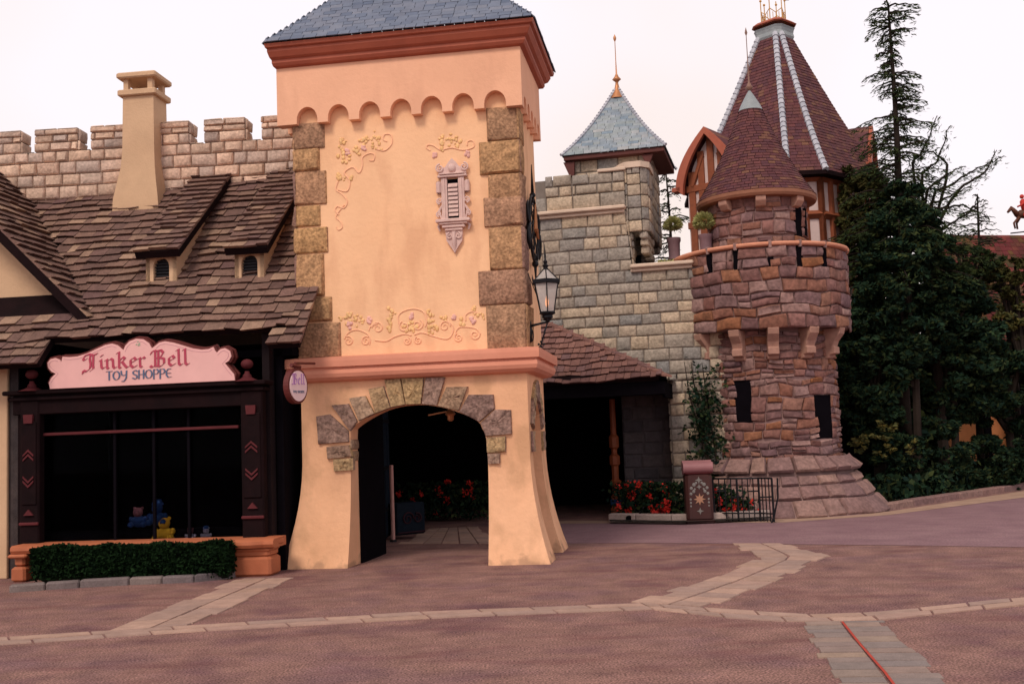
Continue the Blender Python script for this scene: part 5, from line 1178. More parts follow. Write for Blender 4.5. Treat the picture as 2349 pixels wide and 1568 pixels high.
m = MB(); z_ = apz; m.lathe(RC, [(.26, z_-.03), (.24, z_+.0), (.20, z_+.10), (.10, z_+.28), (.03, z_+.40), (.02, z_+.42)], 20); m.build('lead_cap', lead_m, cone, smooth='all')
m = MB(); m.lathe(RC, [(.02, z_+.40), (.03, z_+.42), (.085, z_+.47), (.05, z_+.53), (.02, z_+.60), (.012, z_+.9), (.02, z_+.93), (.01, z_+1.0), (.008, z_+1.6), (.03, z_+1.66), (.002, z_+1.78)], 10); m.build('finial', M('dull_bronze', [(.22, .12, .09)], .5, 8, .1, 0, 30, False), cone, smooth='all')
for x in (1660, 1745, 1832):
    A = pxang(x, 460, RU+.14)[0]; f = lambda s, k, z: Vector((RC.x+k*math.sin(A)+s*math.cos(A), RC.y-k*math.cos(A)+s*math.sin(A), z))
    m = MB(); pr = [(RU+.2, 0), (RU+.2, -.10), (RU+.12, -.2), (RU+.02, -.22), (RU-.02, 0)]; n = len(pr); m.add([f(-.1, k, ez_-.12+z) for k, z in pr]+[f(.1, k, ez_-.12+z) for k, z in pr], [tuple(range(n)), tuple(range(2*n-1, n-1, -1))]+[(i, (i+1) % n, n+(i+1) % n, n+i) for i in range(n)])
    m.build('eaves_bracket', bpy.data.materials['corbel_stone'], cone, bev=.015)
# ================================================================ HALF-TIMBERED HALL
HC = at(1790, 300, 28.0); HC = Vector((HC.x, 28.0, 0))
hall = thing('timbered_hall', 'half-timbered hall under a steep maroon tiled pyramid roof with pale hip tiles', 'building', HC)
ztop = at(1780, 88, 28).z; zE = at(1890, 412, 26.5).z
angs = [-83, -12, 8, 73, 97, 163, 187, 253]; 
def hr(u): return .42+(2.62-.42)*((1-u)*.90+.10*(1-u)**4)
Hh2 = ztop-zE
def hv(th, u, k=0): a = math.radians(th); r = (hr(u)+k)*.98; return Vector((HC.x+r*math.sin(a), HC.y-r*math.cos(a), zE+Hh2*u))
m = MB()
for i in range(8):
    t0, t1 = angs[i], angs[(i+1) % 8]+(360 if i == 7 and angs[0] < angs[7] else 0)
    if i == 7: t1 = angs[0]+360
    nr = 46
    ang_m = math.radians((t0+t1)/2); nrm = Vector((math.sin(ang_m), -math.cos(ang_m), .4)).normalized()
    for j in range(nr):
        u0, u1 = j/nr, min(1, (j+1.5)/nr); A0, A1, B0, B1 = hv(t0, u0), hv(t1, u0), hv(t0, u1), hv(t1, u1); W = (A1-A0).length; s = -rnd.uniform(0, .15)
        while s < W:
            L = .17; e0, e1 = max(0, s)/W, min(W, s+L-.008)/W; s += L
            if e1 <= e0: continue
            kk = rnd.uniform(.018, .028); P = [A0.lerp(A1, e0), A0.lerp(A1, e1), B0.lerp(B1, e0), B0.lerp(B1, e1)]; Q = [P[0]+nrm*kk, P[1]+nrm*kk, P[2]+nrm*.004, P[3]+nrm*.004]
            m.add(P+Q, [(4, 5, 7, 6), (0, 1, 5, 4), (0, 4, 6, 2), (1, 3, 7, 5)])
hroof = m.build('pyramid_roof', tile_m, hall)
for th in (-83, -12, 8):
    m = MB()
    for j in range(30):
        u0, u1 = j/30, (j+.93)/30; m.tube([hv(th, u0, .03), hv(th, u1, .02)], [.085, .07], 7)
    m.build('hip_tiles', ridge_m, hroof, smooth=40)
m = MB()
for th in angs: pass
P = []
prof = [(-.04, .0), (.0, .08), (-.02, .18), (.0, .26), (.02, .30), (.03, .32)]
for o, z in prof: P += [Vector((HC.x+(.50+o)*math.sin(math.radians(a)), HC.y-(.50+o)*math.cos(math.radians(a)), ztop-.12+z)) for a in angs]
m.add(P, [(i*8+k, i*8+(k+1) % 8, (i+1)*8+(k+1) % 8, (i+1)*8+k) for i in range(len(prof)-1) for k in range(8)]+[tuple(range((len(prof)-1)*8, len(prof)*8))])
m.build('lead_crown', lead_m, hroof)
m = MB(); P = []
for o, z in ((.04, -.14), (.08, -.11), (-.05, -.02)): P += [Vector((HC.x+(.50+o)*math.sin(math.radians(a)), HC.y-(.50+o)*math.cos(math.radians(a)), ztop+.42+z)) for a in angs]
m.add(P, [(i*8+k, i*8+(k+1) % 8, (i+1)*8+(k+1) % 8, (i+1)*8+k) for i in range(2) for k in range(8)]+[tuple(range(16, 24))]); m.build('crown_rim', cornice_m, hroof)
cz0 = ztop+.36; m = MB(); ring = [Vector((HC.x+.32*math.cos(k*math.pi/3), HC.y+.32*math.sin(k*math.pi/3), cz0)) for k in range(6)]
for k in range(6):
    a, b = ring[k], ring[(k+1) % 6]; m.tube([a, a+Vector((0, 0, .62 if k % 3 != 1 else .75))], .014, 5); m.tube([a+Vector((0, 0, .36)), a.lerp(b, .5)+Vector((0, 0, .24)), b+Vector((0, 0, .36))], .012, 5); m.tube([a+Vector((0, 0, .05)), b+Vector((0, 0, .05))], .012, 5)
    for q in (.25, .5, .75): pp_ = a.lerp(b, q); m.tube([pp_, pp_+Vector((0, 0, .26))], .009, 4)
    m.ball(a+Vector((0, 0, .66)), .035, 6)
m.build('roof_cresting', M('gilded_iron', [(.55, .30, .08)], .5, 8, .1, 0, 30, False), hroof)
m = MB(); vtop = ring[0]+Vector((0, 0, .6)); m.tube([vtop, vtop+Vector((0, 0, .22))], .01, 4); m.hexa([vtop+Vector((x, y, z)) for z in (.06, .2) for y in (-.01, .01) for x in (-.02, .12)]); m.build('small_flag', maroon_m, hroof)
# walls
m = MB(); rw = 2.2
P = []
for z in (4.6, zE+.1): P += [Vector((HC.x+rw*math.sin(math.radians(a)), HC.y-rw*math.cos(math.radians(a)), z)) for a in angs]
m.add(P, [(k, (k+1) % 8, 8+(k+1) % 8, 8+k) for k in range(8)]); m.build('wall_infill', infill_m, hall)
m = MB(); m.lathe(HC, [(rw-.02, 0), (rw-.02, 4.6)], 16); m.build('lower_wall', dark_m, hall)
m = MB()
for i in range(3):
    t0, t1 = angs[i], angs[i+1]; n = 6 if i != 1 else 2
    A, B = [Vector((HC.x+(rw+.03)*math.sin(math.radians(a)), HC.y-(rw+.03)*math.cos(math.radians(a)), 0)) for a in (t0, t1)]
    for k in range(n+1): p_ = A.lerp(B, k/n); m.tube([p_+Vector((0, 0, 3)), p_+Vector((0, 0, zE+.05))], .085, 4)
    for z in (zE-.1, zE-1.0, zE-2.2): m.tube([A+Vector((0, 0, z)), B+Vector((0, 0, z))], .10, 4)
m.build('timber_frame', timber_m, hall)
m = MB(); P = []
for o, z in ((0, -.12), (.45, -.10), (.45, -.0), (.3, .04)): P += [Vector((HC.x+(rw-.05+o)*math.sin(math.radians(a)), HC.y-(rw-.05+o)*math.cos(math.radians(a)), zE+z)) for a in angs]
m.add(P, [(i*8+k, i*8+(k+1) % 8, (i+1)*8+(k+1) % 8, (i+1)*8+k) for i in range(3) for k in range(8)]); m.build('eaves', darkwood_m, hall)
# gables
def gable(Fg, hw, zb, zt, depth, name, slope_mat, lean=.0):
    """gable with curved barge boards in frame Fg: front at b=0, roof runs back to b=depth"""
    N_ = 12; prof = []
    for j in range(N_+1):
        u = j/N_; prof.append((-hw*(1-u)**.78*(1+.10*(1-u)**4)if False else -hw*(1-u**1.9), zb+(zt-zb)*u))
    full = prof+[(-x, z) for x, z in prof[-2::-1]]
    m = MB(); 
    for j in range(len(full)-1):
        (x0, z0), (x1, z1) = full[j], full[j+1]; m.add([Fg(x0, -.22, z0), Fg(x1, -.22, z1), Fg(x1, depth, z1), Fg(x0, depth, z0)]+[Fg(x0, -.22, z0-.08), Fg(x1, -.22, z1-.08), Fg(x1, depth, z1-.08), Fg(x0, depth, z0-.08)], [(0, 1, 2, 3), (4, 5, 6, 7), (0, 1, 5, 4)])
    gr = m.build('gable_roof', slope_mat, hall, smooth=30)
    m = MB(); inn = [(x*.78, z-.17) for x, z in full]; n = len(full)
    for b0, b1 in ((-.30, -.20),):
        for j in range(n-1):
            m.add([Fg(full[j][0], b0, full[j][1]), Fg(full[j+1][0], b0, full[j+1][1]), Fg(inn[j+1][0], b0, inn[j+1][1]), Fg(inn[j][0], b0, inn[j][1]), Fg(full[j][0], b1, full[j][1]), Fg(full[j+1][0], b1, full[j+1][1]), Fg(inn[j+1][0], b1, inn[j+1][1]), Fg(inn[j][0], b1, inn[j][1])], [(0, 1, 2, 3), (4, 5, 6, 7), (0, 1, 5, 4), (3, 2, 6, 7)])
    m.bbox(Fg, -hw-.12, -hw+.12, -.3, .0, zb-.06, zb+.05, .01); m.bbox(Fg, hw-.12, hw+.12, -.3, .0, zb-.06, zb+.05, .01); m.build('bargeboard', cornice_m, gr)
    m = MB(); wl_ = [(x*.80, z-.16) for x, z in full]; m.prism(Fg, [(wl_[0][0], zb-2.6)]+wl_+[(wl_[-1][0], zb-2.6)], 0, .08); gw = m.build('gable_wall', infill_m, hall)
    m = MB()
    for x in (-.8, -.4, 0, .4, .8): 
        zz_ = zb+(zt-zb)*(1-abs(x))**.53-.18; m.bbox(Fg, x*hw*.8-.085, x*hw*.8+.085, -.05, .01, zb-2.6, zz_, .006)
    for z in (zb-.0, zb-.9): m.bbox(Fg, -hw*.82, hw*.82, -.06, .0, z-.08, z+.08, .006)
    for s_ in (-1, 1): m.tube([Fg(s_*hw*.62, -.03, zb+.05), Fg(s_*hw*.25, -.03, zb+(zt-zb)*.55)], .06, 4)
    m.build('gable_timbers', timber_m, gw)
gp = at(1612, 296, 26.0); gb_ = at(1572, 428, 26.0); GF = Frame(gp.x, gp.y, 42)
GF = Frame(gp.x+.16, gp.y, 38); gable(GF, .84, gb_.z, gp.z, 2.2, 'left', tile_m)
gp = at(1975, 292, 28.2); GF2 = Frame(gp.x, gp.y, -66); gable(GF2, 1.0, gp.z-1.25, gp.z, 2.4, 'right', tile_m)
# ================================================================ TERRACE POTS
def topiary(x, y_base, y_top, Y, label, rad):
    b = at(x, y_base, Y); tp = at(x, y_top, Y); t = thing('potted_shrub', label, 'potted plant', b, 'potted shrubs on the terrace')
    ht = tp.z-b.z; m = MB(); m.lathe(b, [(.001, 0), (.13, 0), (.15, .05), (.12, .12), (.13, ht*.38), (.15, ht*.42), (.15, ht*.48), (.12, ht*.48)], 16); m.build('pot', M('mauve_pot', [(.20, .12, .14)], .7, 6, .2, .004, 30, False) if 'mauve_pot' not in bpy.data.materials else bpy.data.materials['mauve_pot'], t, smooth=30)
    R = np.random.RandomState(int(x)); n = 1600; d = R.normal(size=(n, 3)); d /= np.linalg.norm(d, axis=1)[:, None]; r = rad*R.uniform(.35, 1.05, n)**.5
    C = np.array([b.x, b.y, b.z+ht*.78])+d*r[:, None]*np.array([1.15, 1.15, .8]); C[:, 2] -= np.maximum(0, np.hypot(C[:, 0]-b.x, C[:, 1]-b.y)-rad*.7)*.6
    leaves('foliage', C, .035, topi_m, t, .4, int(x))
topiary(1548, 600, 488, 22.9, 'yellow-green shrub in a tall mauve pot just right of the blue-roofed turret', .17)
topiary(1621, 590, 482, 22.1, 'pale green round shrub in a mauve pot against the round tower', .21)
t = thing('terrace_planting', 'low pale green planting along the terrace ledge between turret and round tower', 'plants', at(1545, 600, 22.3)); R = np.random.RandomState(5); n = 900
C = np.array([tuple(at(1510+70*R.rand(), 606-10*R.rand(), 22.2+.4*R.rand())) for _ in range(n)]); leaves('foliage', C, .03, topi_m, t, .4, 9)
# ================================================================ BIN, RAILING, FLOWERS
pb = gnd(1608, 1201); BF = Frame(pb.x, pb.y-.0, 4)
bn = thing('litter_bin', 'dark maroon litter bin with rolled pale top and painted star ornament by the flower bed', 'bin', pb)
m = MB(); m.bbox(BF, -.24, .24, .0, .48, .04, .90, .05); m.bbox(BF, -.26, .26, -.01, .5, .0, .07, .02); m.build('bin_body', M('bin_maroon', [(.055, .020, .020), (.07, .026, .023)], .5, 8, .15, .001, 30, False), bn)
m = MB(); m.tube([BF(-.265, .06, 1.0), BF(.265, .06, 1.0)], .10, 16); m.tube([BF(-.262, .3, 1.0), BF(.262, .3, 1.0)], .13, 16); m.build('rolled_top', M('bin_top', [(.30, .13, .14), (.34, .16, .17)], .35, 5, .1, 0, 30, False), bn, smooth=30)
m = MB(); m.bbox(BF, -.245, .245, .0, .48, .88, .95, .02); m.build('bin_collar', maroon_m, bn)
def star(mb, c, r, n, inner=.45, b=-.004): 
    mb.prism(BF, [(c[0]+(r if k % 2 == 0 else r*inner)*math.sin(k*math.pi/n), c[1]+(r if k % 2 == 0 else r*inner)*math.cos(k*math.pi/n)) for k in range(2*n)], b-.006, b)
m = MB(); star(m, (0, .44), .11, 8); m.build('star_ornament', M('bin_gold', [(.42, .22, .14)], .6, 5, .1, 0, 30, False), bn)
m = MB(); star(m, (0, .23), .065, 4, .35); star(m, (0, .78), .07, 4, .35); star(m, (0, .66), .05, 4, .4)
for s in (-1, 1):
    for j, (x, z, r) in enumerate(((.09, .70, .035), (.14, .64, .03), (.10, .58, .03), (.15, .54, .028), (.16, .44, .02), (.16, .38, .02), (.16, .32, .018), (.08, .62, .02), (.05, .73, .025))): m.ball(BF(s*x, -.004, z), r, 7, (1, .25, 1))
m.build('painted_ornament', M('bin_grey_green', [(.22, .21, .20)], .6, 5, .1, 0, 30, False), bn)
# railing
fn = thing('iron_railing', 'black iron garden railing curving in front of the round tower foot', 'railing', gnd(1720, 1186))
pts = [gnd(1640, 1196), gnd(1695, 1197), gnd(1745, 1197), gnd(1756, 1198)]; zr_ = at(1700, 1096, pts[1].y).z-0
ptsx = [pts[0], pts[1], pts[2], Vector((pts[3].x+.12, pts[3].y-.15, 0))]; m = MB(); hT = .78
def along(u):
    n = len(ptsx)-1; i = min(int(u*n), n-1); return ptsx[i].lerp(ptsx[i+1], u*n-i)
m.tube([along(k/16)+Vector((0, 0, hT)) for k in range(17)], .018, 6); m.tube([along(k/16)+Vector((0, 0, .16)) for k in range(17)], .014, 6)
m.build('rails', iron_m, fn)
m = MB()
for k in range(13):
    p_ = along(k/12); m.tube([p_+Vector((0, 0, .02)), p_+Vector((0, 0, hT))], .011 if k % 4 else .02, 5)
    if k % 3 == 1: m.tube([p_+Vector((-.1, 0, .45+.1*(k % 2))), p_+Vector((.1, 0, .45+.1*(k % 2)))], .014, 5)
e = ptsx[-1]; m.tube([e+Vector((.10, 0, hT)), e+Vector((.09, 0, .45)), e+Vector((0, 0, .1)), e+Vector((-.05, 0, .0))], .016, 6)
m.build('balusters', iron_m, fn)
soil = MB(); P = [gnd(*p, .06) for p in ((1398, 1194), (1570, 1196), (1770, 1187), (1765, 1150), (1400, 1150))]; soil.add(P, [(0, 1, 2, 3, 4)]); tag(soil.build('soil_bed', M('soil', [(.02, .015, .012)], .95, 9, .3, .01, 20, False)), kind='structure')
def geranium(p, seed, label, grp, n=420, spread=.28, ht=.6, nb=6):
    R = np.random.RandomState(seed); t = thing('flowering_plant', label, 'flowering plant', p, grp)
    C = np.stack([p.x+R.normal(size=n)*spread*.55, p.y+R.normal(size=n)*spread*.5, p.z+.05+ht*R.rand(n)**.8], 1); leaves('foliage', C, .05, leafd_m, t, .55, seed)
    for i in range(nb):
        c = np.array([p.x+R.uniform(-1, 1)*spread, p.y-.22+R.uniform(-.1, .1), p.z+ht*R.uniform(.2, 1.08)]); leaves('bloom', c+R.normal(size=(R.randint(8, 34), 3))*.033, .028, bloom_m, t, .8, seed+1+i)
    return t
for i, (x, y) in enumerate(((1440, 1192), (1468, 1190), (1497, 1193), (1527, 1191), (1554, 1193))):
    geranium(gnd(x, y), 40+i, 'red-flowered leafy plant in the kerbed bed between carved post and litter bin', 'red flowers left of the litter bin', ht=.66, nb=5)
for i, (x, y) in enumerate(((1655, 1191), (1680, 1190), (1705, 1191))):
    geranium(gnd(x, y), 60+i, 'red-flowered leafy plant behind the iron railing by the round tower', 'red flowers behind the iron railing', ht=(.6, .5, .3)[i], nb=(4, 4, 3)[i], n=200)
for i, x in enumerate((950, 980, 1010, 1040, 1072, 1105)):
    q = gnd(x, 1205-.1*i); q.y += 1.2; q.x *= 1.06; geranium(q, 80+i, 'dim red-flowered plant seen through the arched passage', 'red flowers beyond the passage', ht=.75, nb=2, n=300)
# crate-like low display inside the passage
q = gnd(942, 1236); pl = thing('low_planter', 'low dark planter box with faint scroll ornament beyond the passage door', 'planter', q); PF = Frame(q.x, q.y, -40)
m = MB(); m.bbox(PF, -.28, .32, 0, .45, .08, .62, .02); m.build('planter_box', bluewood, pl); m = MB(); spiral(m, (-.05, .35), .12, 1.6, 0, 1, .016, -.01, fr=PF); spiral(m, (.15, .35), .09, 1.6, 2, -1, .014, -.01, fr=PF); m.tube([PF(-.26, -.01, .12), PF(.3, -.01, .12)], .014, 5); m.build('scroll_ornament', M('dim_scroll', [(.035, .014, .020)], .8, 5, .2, 0, 30, False, .05), pl)
# ================================================================ IVY ON THE WALL
iv = thing('ivy', 'dark ivy climbing the castle wall beside the round red tower', 'climbing plant', K(a_16-.2, -.15, 0)); R = np.random.RandomState(8); C = []
for i in range(230):
    t_ = R.rand(); x = 1622+42*R.uniform(-1, 1)*(.35+t_); y = 835+325*R.rand()**.9
    if R.rand() < .55 and y < 900: continue
    c = np.array(at(x, y, 21.42-.12*R.rand())); C.append(c+R.normal(size=(9, 3))*np.array([.07, .05, .08]))
C = np.concatenate(C); leaves('foliage', C, .045, leafd_m, iv, .6, 8)
m = MB()
for x0, x1 in ((1640, 1595), (1650, 1620), (1645, 1580)): m.tube([at(x0, 1180, 21.3), at((x0+x1)/2+8, 1050, 21.35), at(x1, 900, 21.45), at(x1-10, 830, 21.5)], [.03, .02, .014, .006], 5)
m.build('stems', bark_m, iv)
# ================================================================ TREES
def cedar(name, label, base, ht, crown0, seed, lean=(0, 0), nb=90, blen=1.6, mat=leafy_m, group=None, dens=1.0, trunk=.11, leafs=.055, prof=None, cat='tree'):
    R = np.random.RandomState(seed); t = thing(name, label, cat, base, group); base = np.array(base)
    tp = lambda u: base+np.array([lean[0]*u+.05*math.sin(u*7+seed), lean[1]*u, ht*u])
    m = MB(); m.tube([Vector(tp(k/14)) for k in range(15)], [trunk*(1-k/15)+.012 for k in range(15)], 7); m.build('trunk', bark_m, t, smooth='all')
    m = MB(); C = []; O = []
    for i in range(nb):
        u = crown0+(1-crown0)*(i+R.rand())/nb; az = R.uniform(0, 2*math.pi); L = (prof(u) if prof else blen*(1-u)**.75)*R.uniform(.55, 1.15)+.12
        p0 = tp(u); n = 9; up = R.uniform(.05, .45); P = []
        for k in range(n+1):
            s = k/n; P.append(p0+np.array([math.cos(az)*L*s, math.sin(az)*L*s, L*(up*s-.75*up*s*s*1.4-.12*s*s)+R.normal()*.012]))
        m.tube([Vector(p) for p in P], [.022*(1-k/(n+1))+.004 for k in range(n+1)], 4, False)
        cnt = int(dens*L*60)+6
        for q in range(cnt):
            s = R.uniform(.12, 1.0); k = min(int(s*n), n-1); c = P[k]+(P[k+1]-P[k])*(s*n-k)
            w_ = .20*L*(1-s*.55); side = R.normal()*w_*.5; c = c+np.array([-math.sin(az)*side, math.cos(az)*side, -abs(R.normal())*.07-abs(side)*.25])
            C.append(c); O.append(np.array([math.cos(az)+R.normal()*.4, math.sin(az)+R.normal()*.4, -.35]))
    br = m.build('branches', bark_m, t); leaves('needles', np.array(C), leafs, mat, t, .22, seed, orient=np.array(O)); return t
def mass(name, label, center, rx, ry, rz, n, seed, mat, leaf=.08, group=None, clumps=60, cat='tree', trunk=True, zmin=0.0):
    R = np.random.RandomState(seed); c = np.array(center); t = thing(name, label, cat, (c[0], c[1], 0), group)
    d = R.normal(size=(clumps, 3)); d /= np.linalg.norm(d, axis=1)[:, None]; cc = c+d*np.array([rx, ry, rz])*(R.uniform(.25, 1.0, clumps)**.5)[:, None]
    k = R.randint(0, clumps, n); s = R.uniform(.22, .5, clumps)*min(rx, rz)*.42
    off = R.normal(size=(n, 3)); off /= np.linalg.norm(off, axis=1)[:, None]; off *= R.uniform(.3, 1.15, n)[:, None]
    C = cc[k]+off*s[k][:, None]*np.array([1.25, 1.25, .75]); C = C[C[:, 2] > zmin]
    leaves('foliage', C, leaf, mat, t, .4, seed, flat=.35)
    if trunk:
        m = MB(); m.tube([Vector((c[0], c[1], 0)), Vector((c[0]+.1, c[1], c[2]*.6)), Vector((c[0]-.05, c[1], c[2]+rz*.6))], [.10, .08, .03], 7)
        for i in range(7): e = cc[i]; m.tube([Vector((c[0], c[1], c[2]*.5+i*.1)), Vector(tuple((e+c)/2)), Vector(tuple(e))], [.07, .04, .015], 5)
        m.build('trunk', bark_m, t)
    return t
olive_m = M('olive_needles', [(.05, .052, .016), (.075, .07, .024), (.035, .042, .014), (.06, .045, .018)], .9, 1.5, .4, 0, 30, True, .05)
b = at(2078, 1100, 25.0); tpz = at(2040, 10, 25.0)
cedar('tall_cedar', 'tall thin drooping cedar rising highest against the sky right of the round tower', (b.x+.05, 25.0, 0), tpz.z-.0, .42, 3, lean=(tpz.x-b.x-.05, 0), nb=170, prof=lambda u: (.52 if u > .93 else .26 if u > .86 else .55 if u > .77 else .85 if u > .68 else 1.2 if u > .6 else 1.6), dens=1.4, trunk=.17)
for i, (x, y, Y, rx, ry, rz, n, lab) in enumerate(((2075, 640, 24.5, 1.0, .8, 2.3, 52000, 'dense dark evergreen column below the tall cedar'), (1985, 520, 26.0, .62, .6, 1.7, 26000, 'olive green evergreen leaning against the timbered hall roof'), (1995, 850, 24.8, .9, .8, 1.7, 30000, 'dark shaded evergreen directly behind the round tower'), (2170, 800, 25.6, 1.25, .9, 1.9, 46000, 'broad dark evergreen right of the dense column, below the thin bare branches'))):
    c = at(x, y, Y); mass('evergreen_tree', lab, c, rx, ry, rz, n, 200+i, olive_m if i == 1 else leafd_m, .075, 'evergreens behind the round tower', clumps=170)
for i, (x, y, Y, rx, rz, n, lab, mt) in enumerate(((2300, 870, 26.5, 1.6, 1.25, 34000, 'dark leafy tree in front of the red-roofed house at the right edge', leafd_m), (2120, 1050, 24.6, 1.2, .9, 9000, 'black-green shrub right of the flared tower foot', leafd_m), (2260, 1070, 25.8, 1.5, .75, 10000, 'low dark shrub behind the curved kerb, second from the round tower', leafd_m), (2400, 1040, 27.0, 1.3, .7, 7000, 'low dark shrub behind the curved kerb at the right edge', leafd_m), (2310, 740, 27.6, 1.4, .75, 9000, 'ochre-tinged foliage spreading over the red roof', ochre_m))):
    c = at(x, y, Y); mass('shrub' if rz < .95 and y > 1000 else 'leafy_tree', lab, c, rx, .7, rz, n, 230+i, mt, .065, None, clumps=70, cat='shrub' if y > 1000 else 'tree', trunk=y < 1000)
for i, (x, y, Y, rz, n, lab) in enumerate(((2215, 610, 27.0, .55, 5200, 'wispy mid-green foliage between the dense evergreen and the red roof'), (2335, 640, 27.2, .55, 4200, 'wispy reddish-green foliage in front of the red roof at the right edge'))):
    mass('feathery_tree', lab, at(x, y, Y), 1.0, .5, rz, n, 250+i, (leafy_m, olive_m)[i], .075, None, 60)
b = at(2250, 560, 30); cedar('bare_conifer', 'small sparse conifer with thin bare branches against the sky above the red roof', (b.x, 30.0, 0), at(2250, 445, 30).z, .6, 12, nb=46, prof=lambda u: .95*(1.15-u)+.25, dens=.22, trunk=.12)
# long bare boughs of the evergreen
t = thing('long_bough_cedar', 'cedar with long rising feathery boughs reaching right across the sky', 'tree', (at(2160, 560, 25.4).x, 25.4, 0)); m = MB(); C = []; O = []; R = np.random.RandomState(4)
x0_ = at(2130, 560, 25.4); m.tube([Vector((x0_.x, 25.4, 0)), Vector((x0_.x, 25.4, x0_.z*.6)), x0_+Vector((0, 0, .2))], [.14, .1, .05], 7)
for pts in ([(2140, 440), (2190, 420), (2240, 385), (2300, 360)], [(2190, 440), (2260, 395), (2285, 345)], [(2140, 540), (2200, 500), (2260, 470)], [(2120, 440), (2170, 400), (2215, 378)], [(2110, 400), (2150, 370), (2180, 290)], [(2150, 480), (2210, 470), (2270, 500)], [(2130, 530), (2180, 545), (2240, 520)], [(2090, 380), (2120, 340), (2150, 265)], [(2180, 380), (2140, 350), (2100, 345)], [(2130, 470), (2180, 450), (2230, 425)]):
    Q = [at(x, y, 25.4+.5*R.uniform(-1, 1)*k/3) for k, (x, y) in enumerate(pts)]; F_ = [Q[0]]
    for k in range(len(Q)-1):
        for j in range(1, 7): F_.append(Q[k].lerp(Q[k+1], j/6)+Vector((R.normal()*.015, 0, R.normal()*.015)))
    F_[0] = x0_.lerp(F_[0], .8); m.tube([x0_]+F_, [.04]+[.03*(1-k/(len(F_)+1))+.005 for k in range(len(F_))], 4)
    for k in range(len(F_)-1):
        for q in range(15): c = F_[k].lerp(F_[k+1], R.rand()); C.append((c.x+R.normal()*.06, c.y+R.normal()*.08, c.z-abs(R.normal())*.09)); O.append((F_[k+1]-F_[k]).normalized()[:] if True else 0)
m.build('boughs', bark_m, t); leaves('needles', np.array(C), .05, leafy_m, t, .2, 4, orient=np.array(O)-np.array([0, 0, .3]))
b = at(1552, 560, 27.5); cedar('small_conifer', 'sparse conifer seen between the blue-roofed turret and the timbered gable', (at(1535, 560, 27.5).x, 27.5, 0), at(1535, 400, 27.5).z, .5, 21, nb=46, prof=lambda u: 1.2*(1.15-u)+.15, dens=.7, trunk=.1)
# shrub with ochre leaves
mass('ochre_shrub', 'shrub with yellow-ochre leaves growing low beside the round tower', at(2030, 1010, 23.9), .75, .3, .42, 650, 260, ochre_m, .05, None, 26, 'shrub', False, 0)
# ground cover behind the kerb and a dark wood beyond
R = np.random.RandomState(6); C = []
for i in range(26000): 
    p_ = gnd(2030+500*R.rand(), 1168-0*R.rand()); fr_u = R.rand(); C.append((5.2+12*R.rand(), 23.0+7.5*fr_u, .55*R.rand()**1.5))
C = np.array(C); k = np.array([gnd(2040, 1165).y+(gnd(2349, 1119).y-gnd(2040, 1165).y)*((c[0]-gnd(2040, 1165).x)/(gnd(2349, 1119).x-gnd(2040, 1165).x)) for c in C]); C = C[(C[:, 1] > k+.35) & (np.hypot(C[:, 0]-RC.x, C[:, 1]-RC.y) > 2.2)]
tag(leaves('ground_cover', C, .09, leafd_m, None, .5, 6), kind='stuff')
R = np.random.RandomState(16); n = 90000; X = R.uniform(-30, 45, n); Y_ = 36+5*R.rand(n); Z = (4.6+1.0*np.sin(X*.7)+.6*np.sin(X*1.9+2))*R.rand(n)**.7
tag(leaves('far_woodland', np.stack([X, Y_, Z], 1), .22, leafd_m, None, .5, 16), kind='stuff')
m = MB(); m.hexa([Vector((x, y, z)) for z in (0, 3.6) for y in (41.5, 44) for x in (-60, 90)]); o = m.build('bank', M('dark_earth', [(.012, .014, .010)], .95, 3, .4, 0, 30, False)); tag(o, kind='structure')
# ================================================================ HOUSE AT THE RIGHT EDGE
hb = at(2300, 700, 29); H2 = Frame(hb.x, 29.0, -12); hs2 = thing('red_roofed_house', 'house with a weathered red tile roof and orange walls behind the dark trees', 'house', H2(0, 1, 0))
e1 = H2.hit(2300, 815, 0)[1]; r1 = at(2300, 536, 31.6).z; al_ = H2.hit(2150, 700, 0)[0]; ll = math.hypot(2.6, r1-e1); c_, s_ = 2.6/ll, (r1-e1)/ll
fh = lambda s, t, k: H2(s, t*c_-k*s_, e1+t*s_+k*c_)
m = MB(); shingles(m, fh, (0, ll), lambda t: (al_+.25*t, 8), .17, (.14, .2), .025, .006, seed=700, jag=.01)
m.build('tile_roof', M('weathered_red_tile', [(.13, .022, .026), (.10, .028, .022), (.17, .035, .03), (.04, .04, .018), (.11, .05, .018)], .9, 3, .4, .01, 20), hs2)
m = MB(); m.box(H2, al_+.3, 8, .3, .5, 0, e1+.2); m.build('plaster_wall', M('orange_plaster', [(.62, .22, .08), (.68, .26, .10)], .9, 3, .15, .004, 20, False), hs2)
m = MB()
for x in (2262, 2318, 2344): a = H2.hit(x, 980, .2)[0]; m.bbox(H2, a-.10, a+.10, .1, .3, 0, e1+.1, .01)
m.bbox(H2, al_+.3, 8, .1, .3, H2.hit(2300, 925, .2)[1], e1+.05, .01); m.build('porch_post', dark_m, hs2)
rl = thing('garden_railing', 'black railing with small finials under the trees at the right edge', 'railing', gnd(2300, 1118)+Vector((1.0, 2.2, 0))); m = MB(); p0 = at(2255, 1035, 27.6); p1 = at(2400, 1020, 27.6)
m.tube([p0, p1], .025, 5); m.tube([p0-Vector((0, 0, .12)), p1-Vector((0, 0, .12))], .02, 5); m.build('rails', iron_m, rl); m = MB()
for k in range(15): q = p0.lerp(p1, k/14); m.tube([Vector((q.x, q.y, .3)), q], .012, 4); m.ball(q+Vector((0, 0, .03)), .03, 6)
m.build('balusters', iron_m, rl)
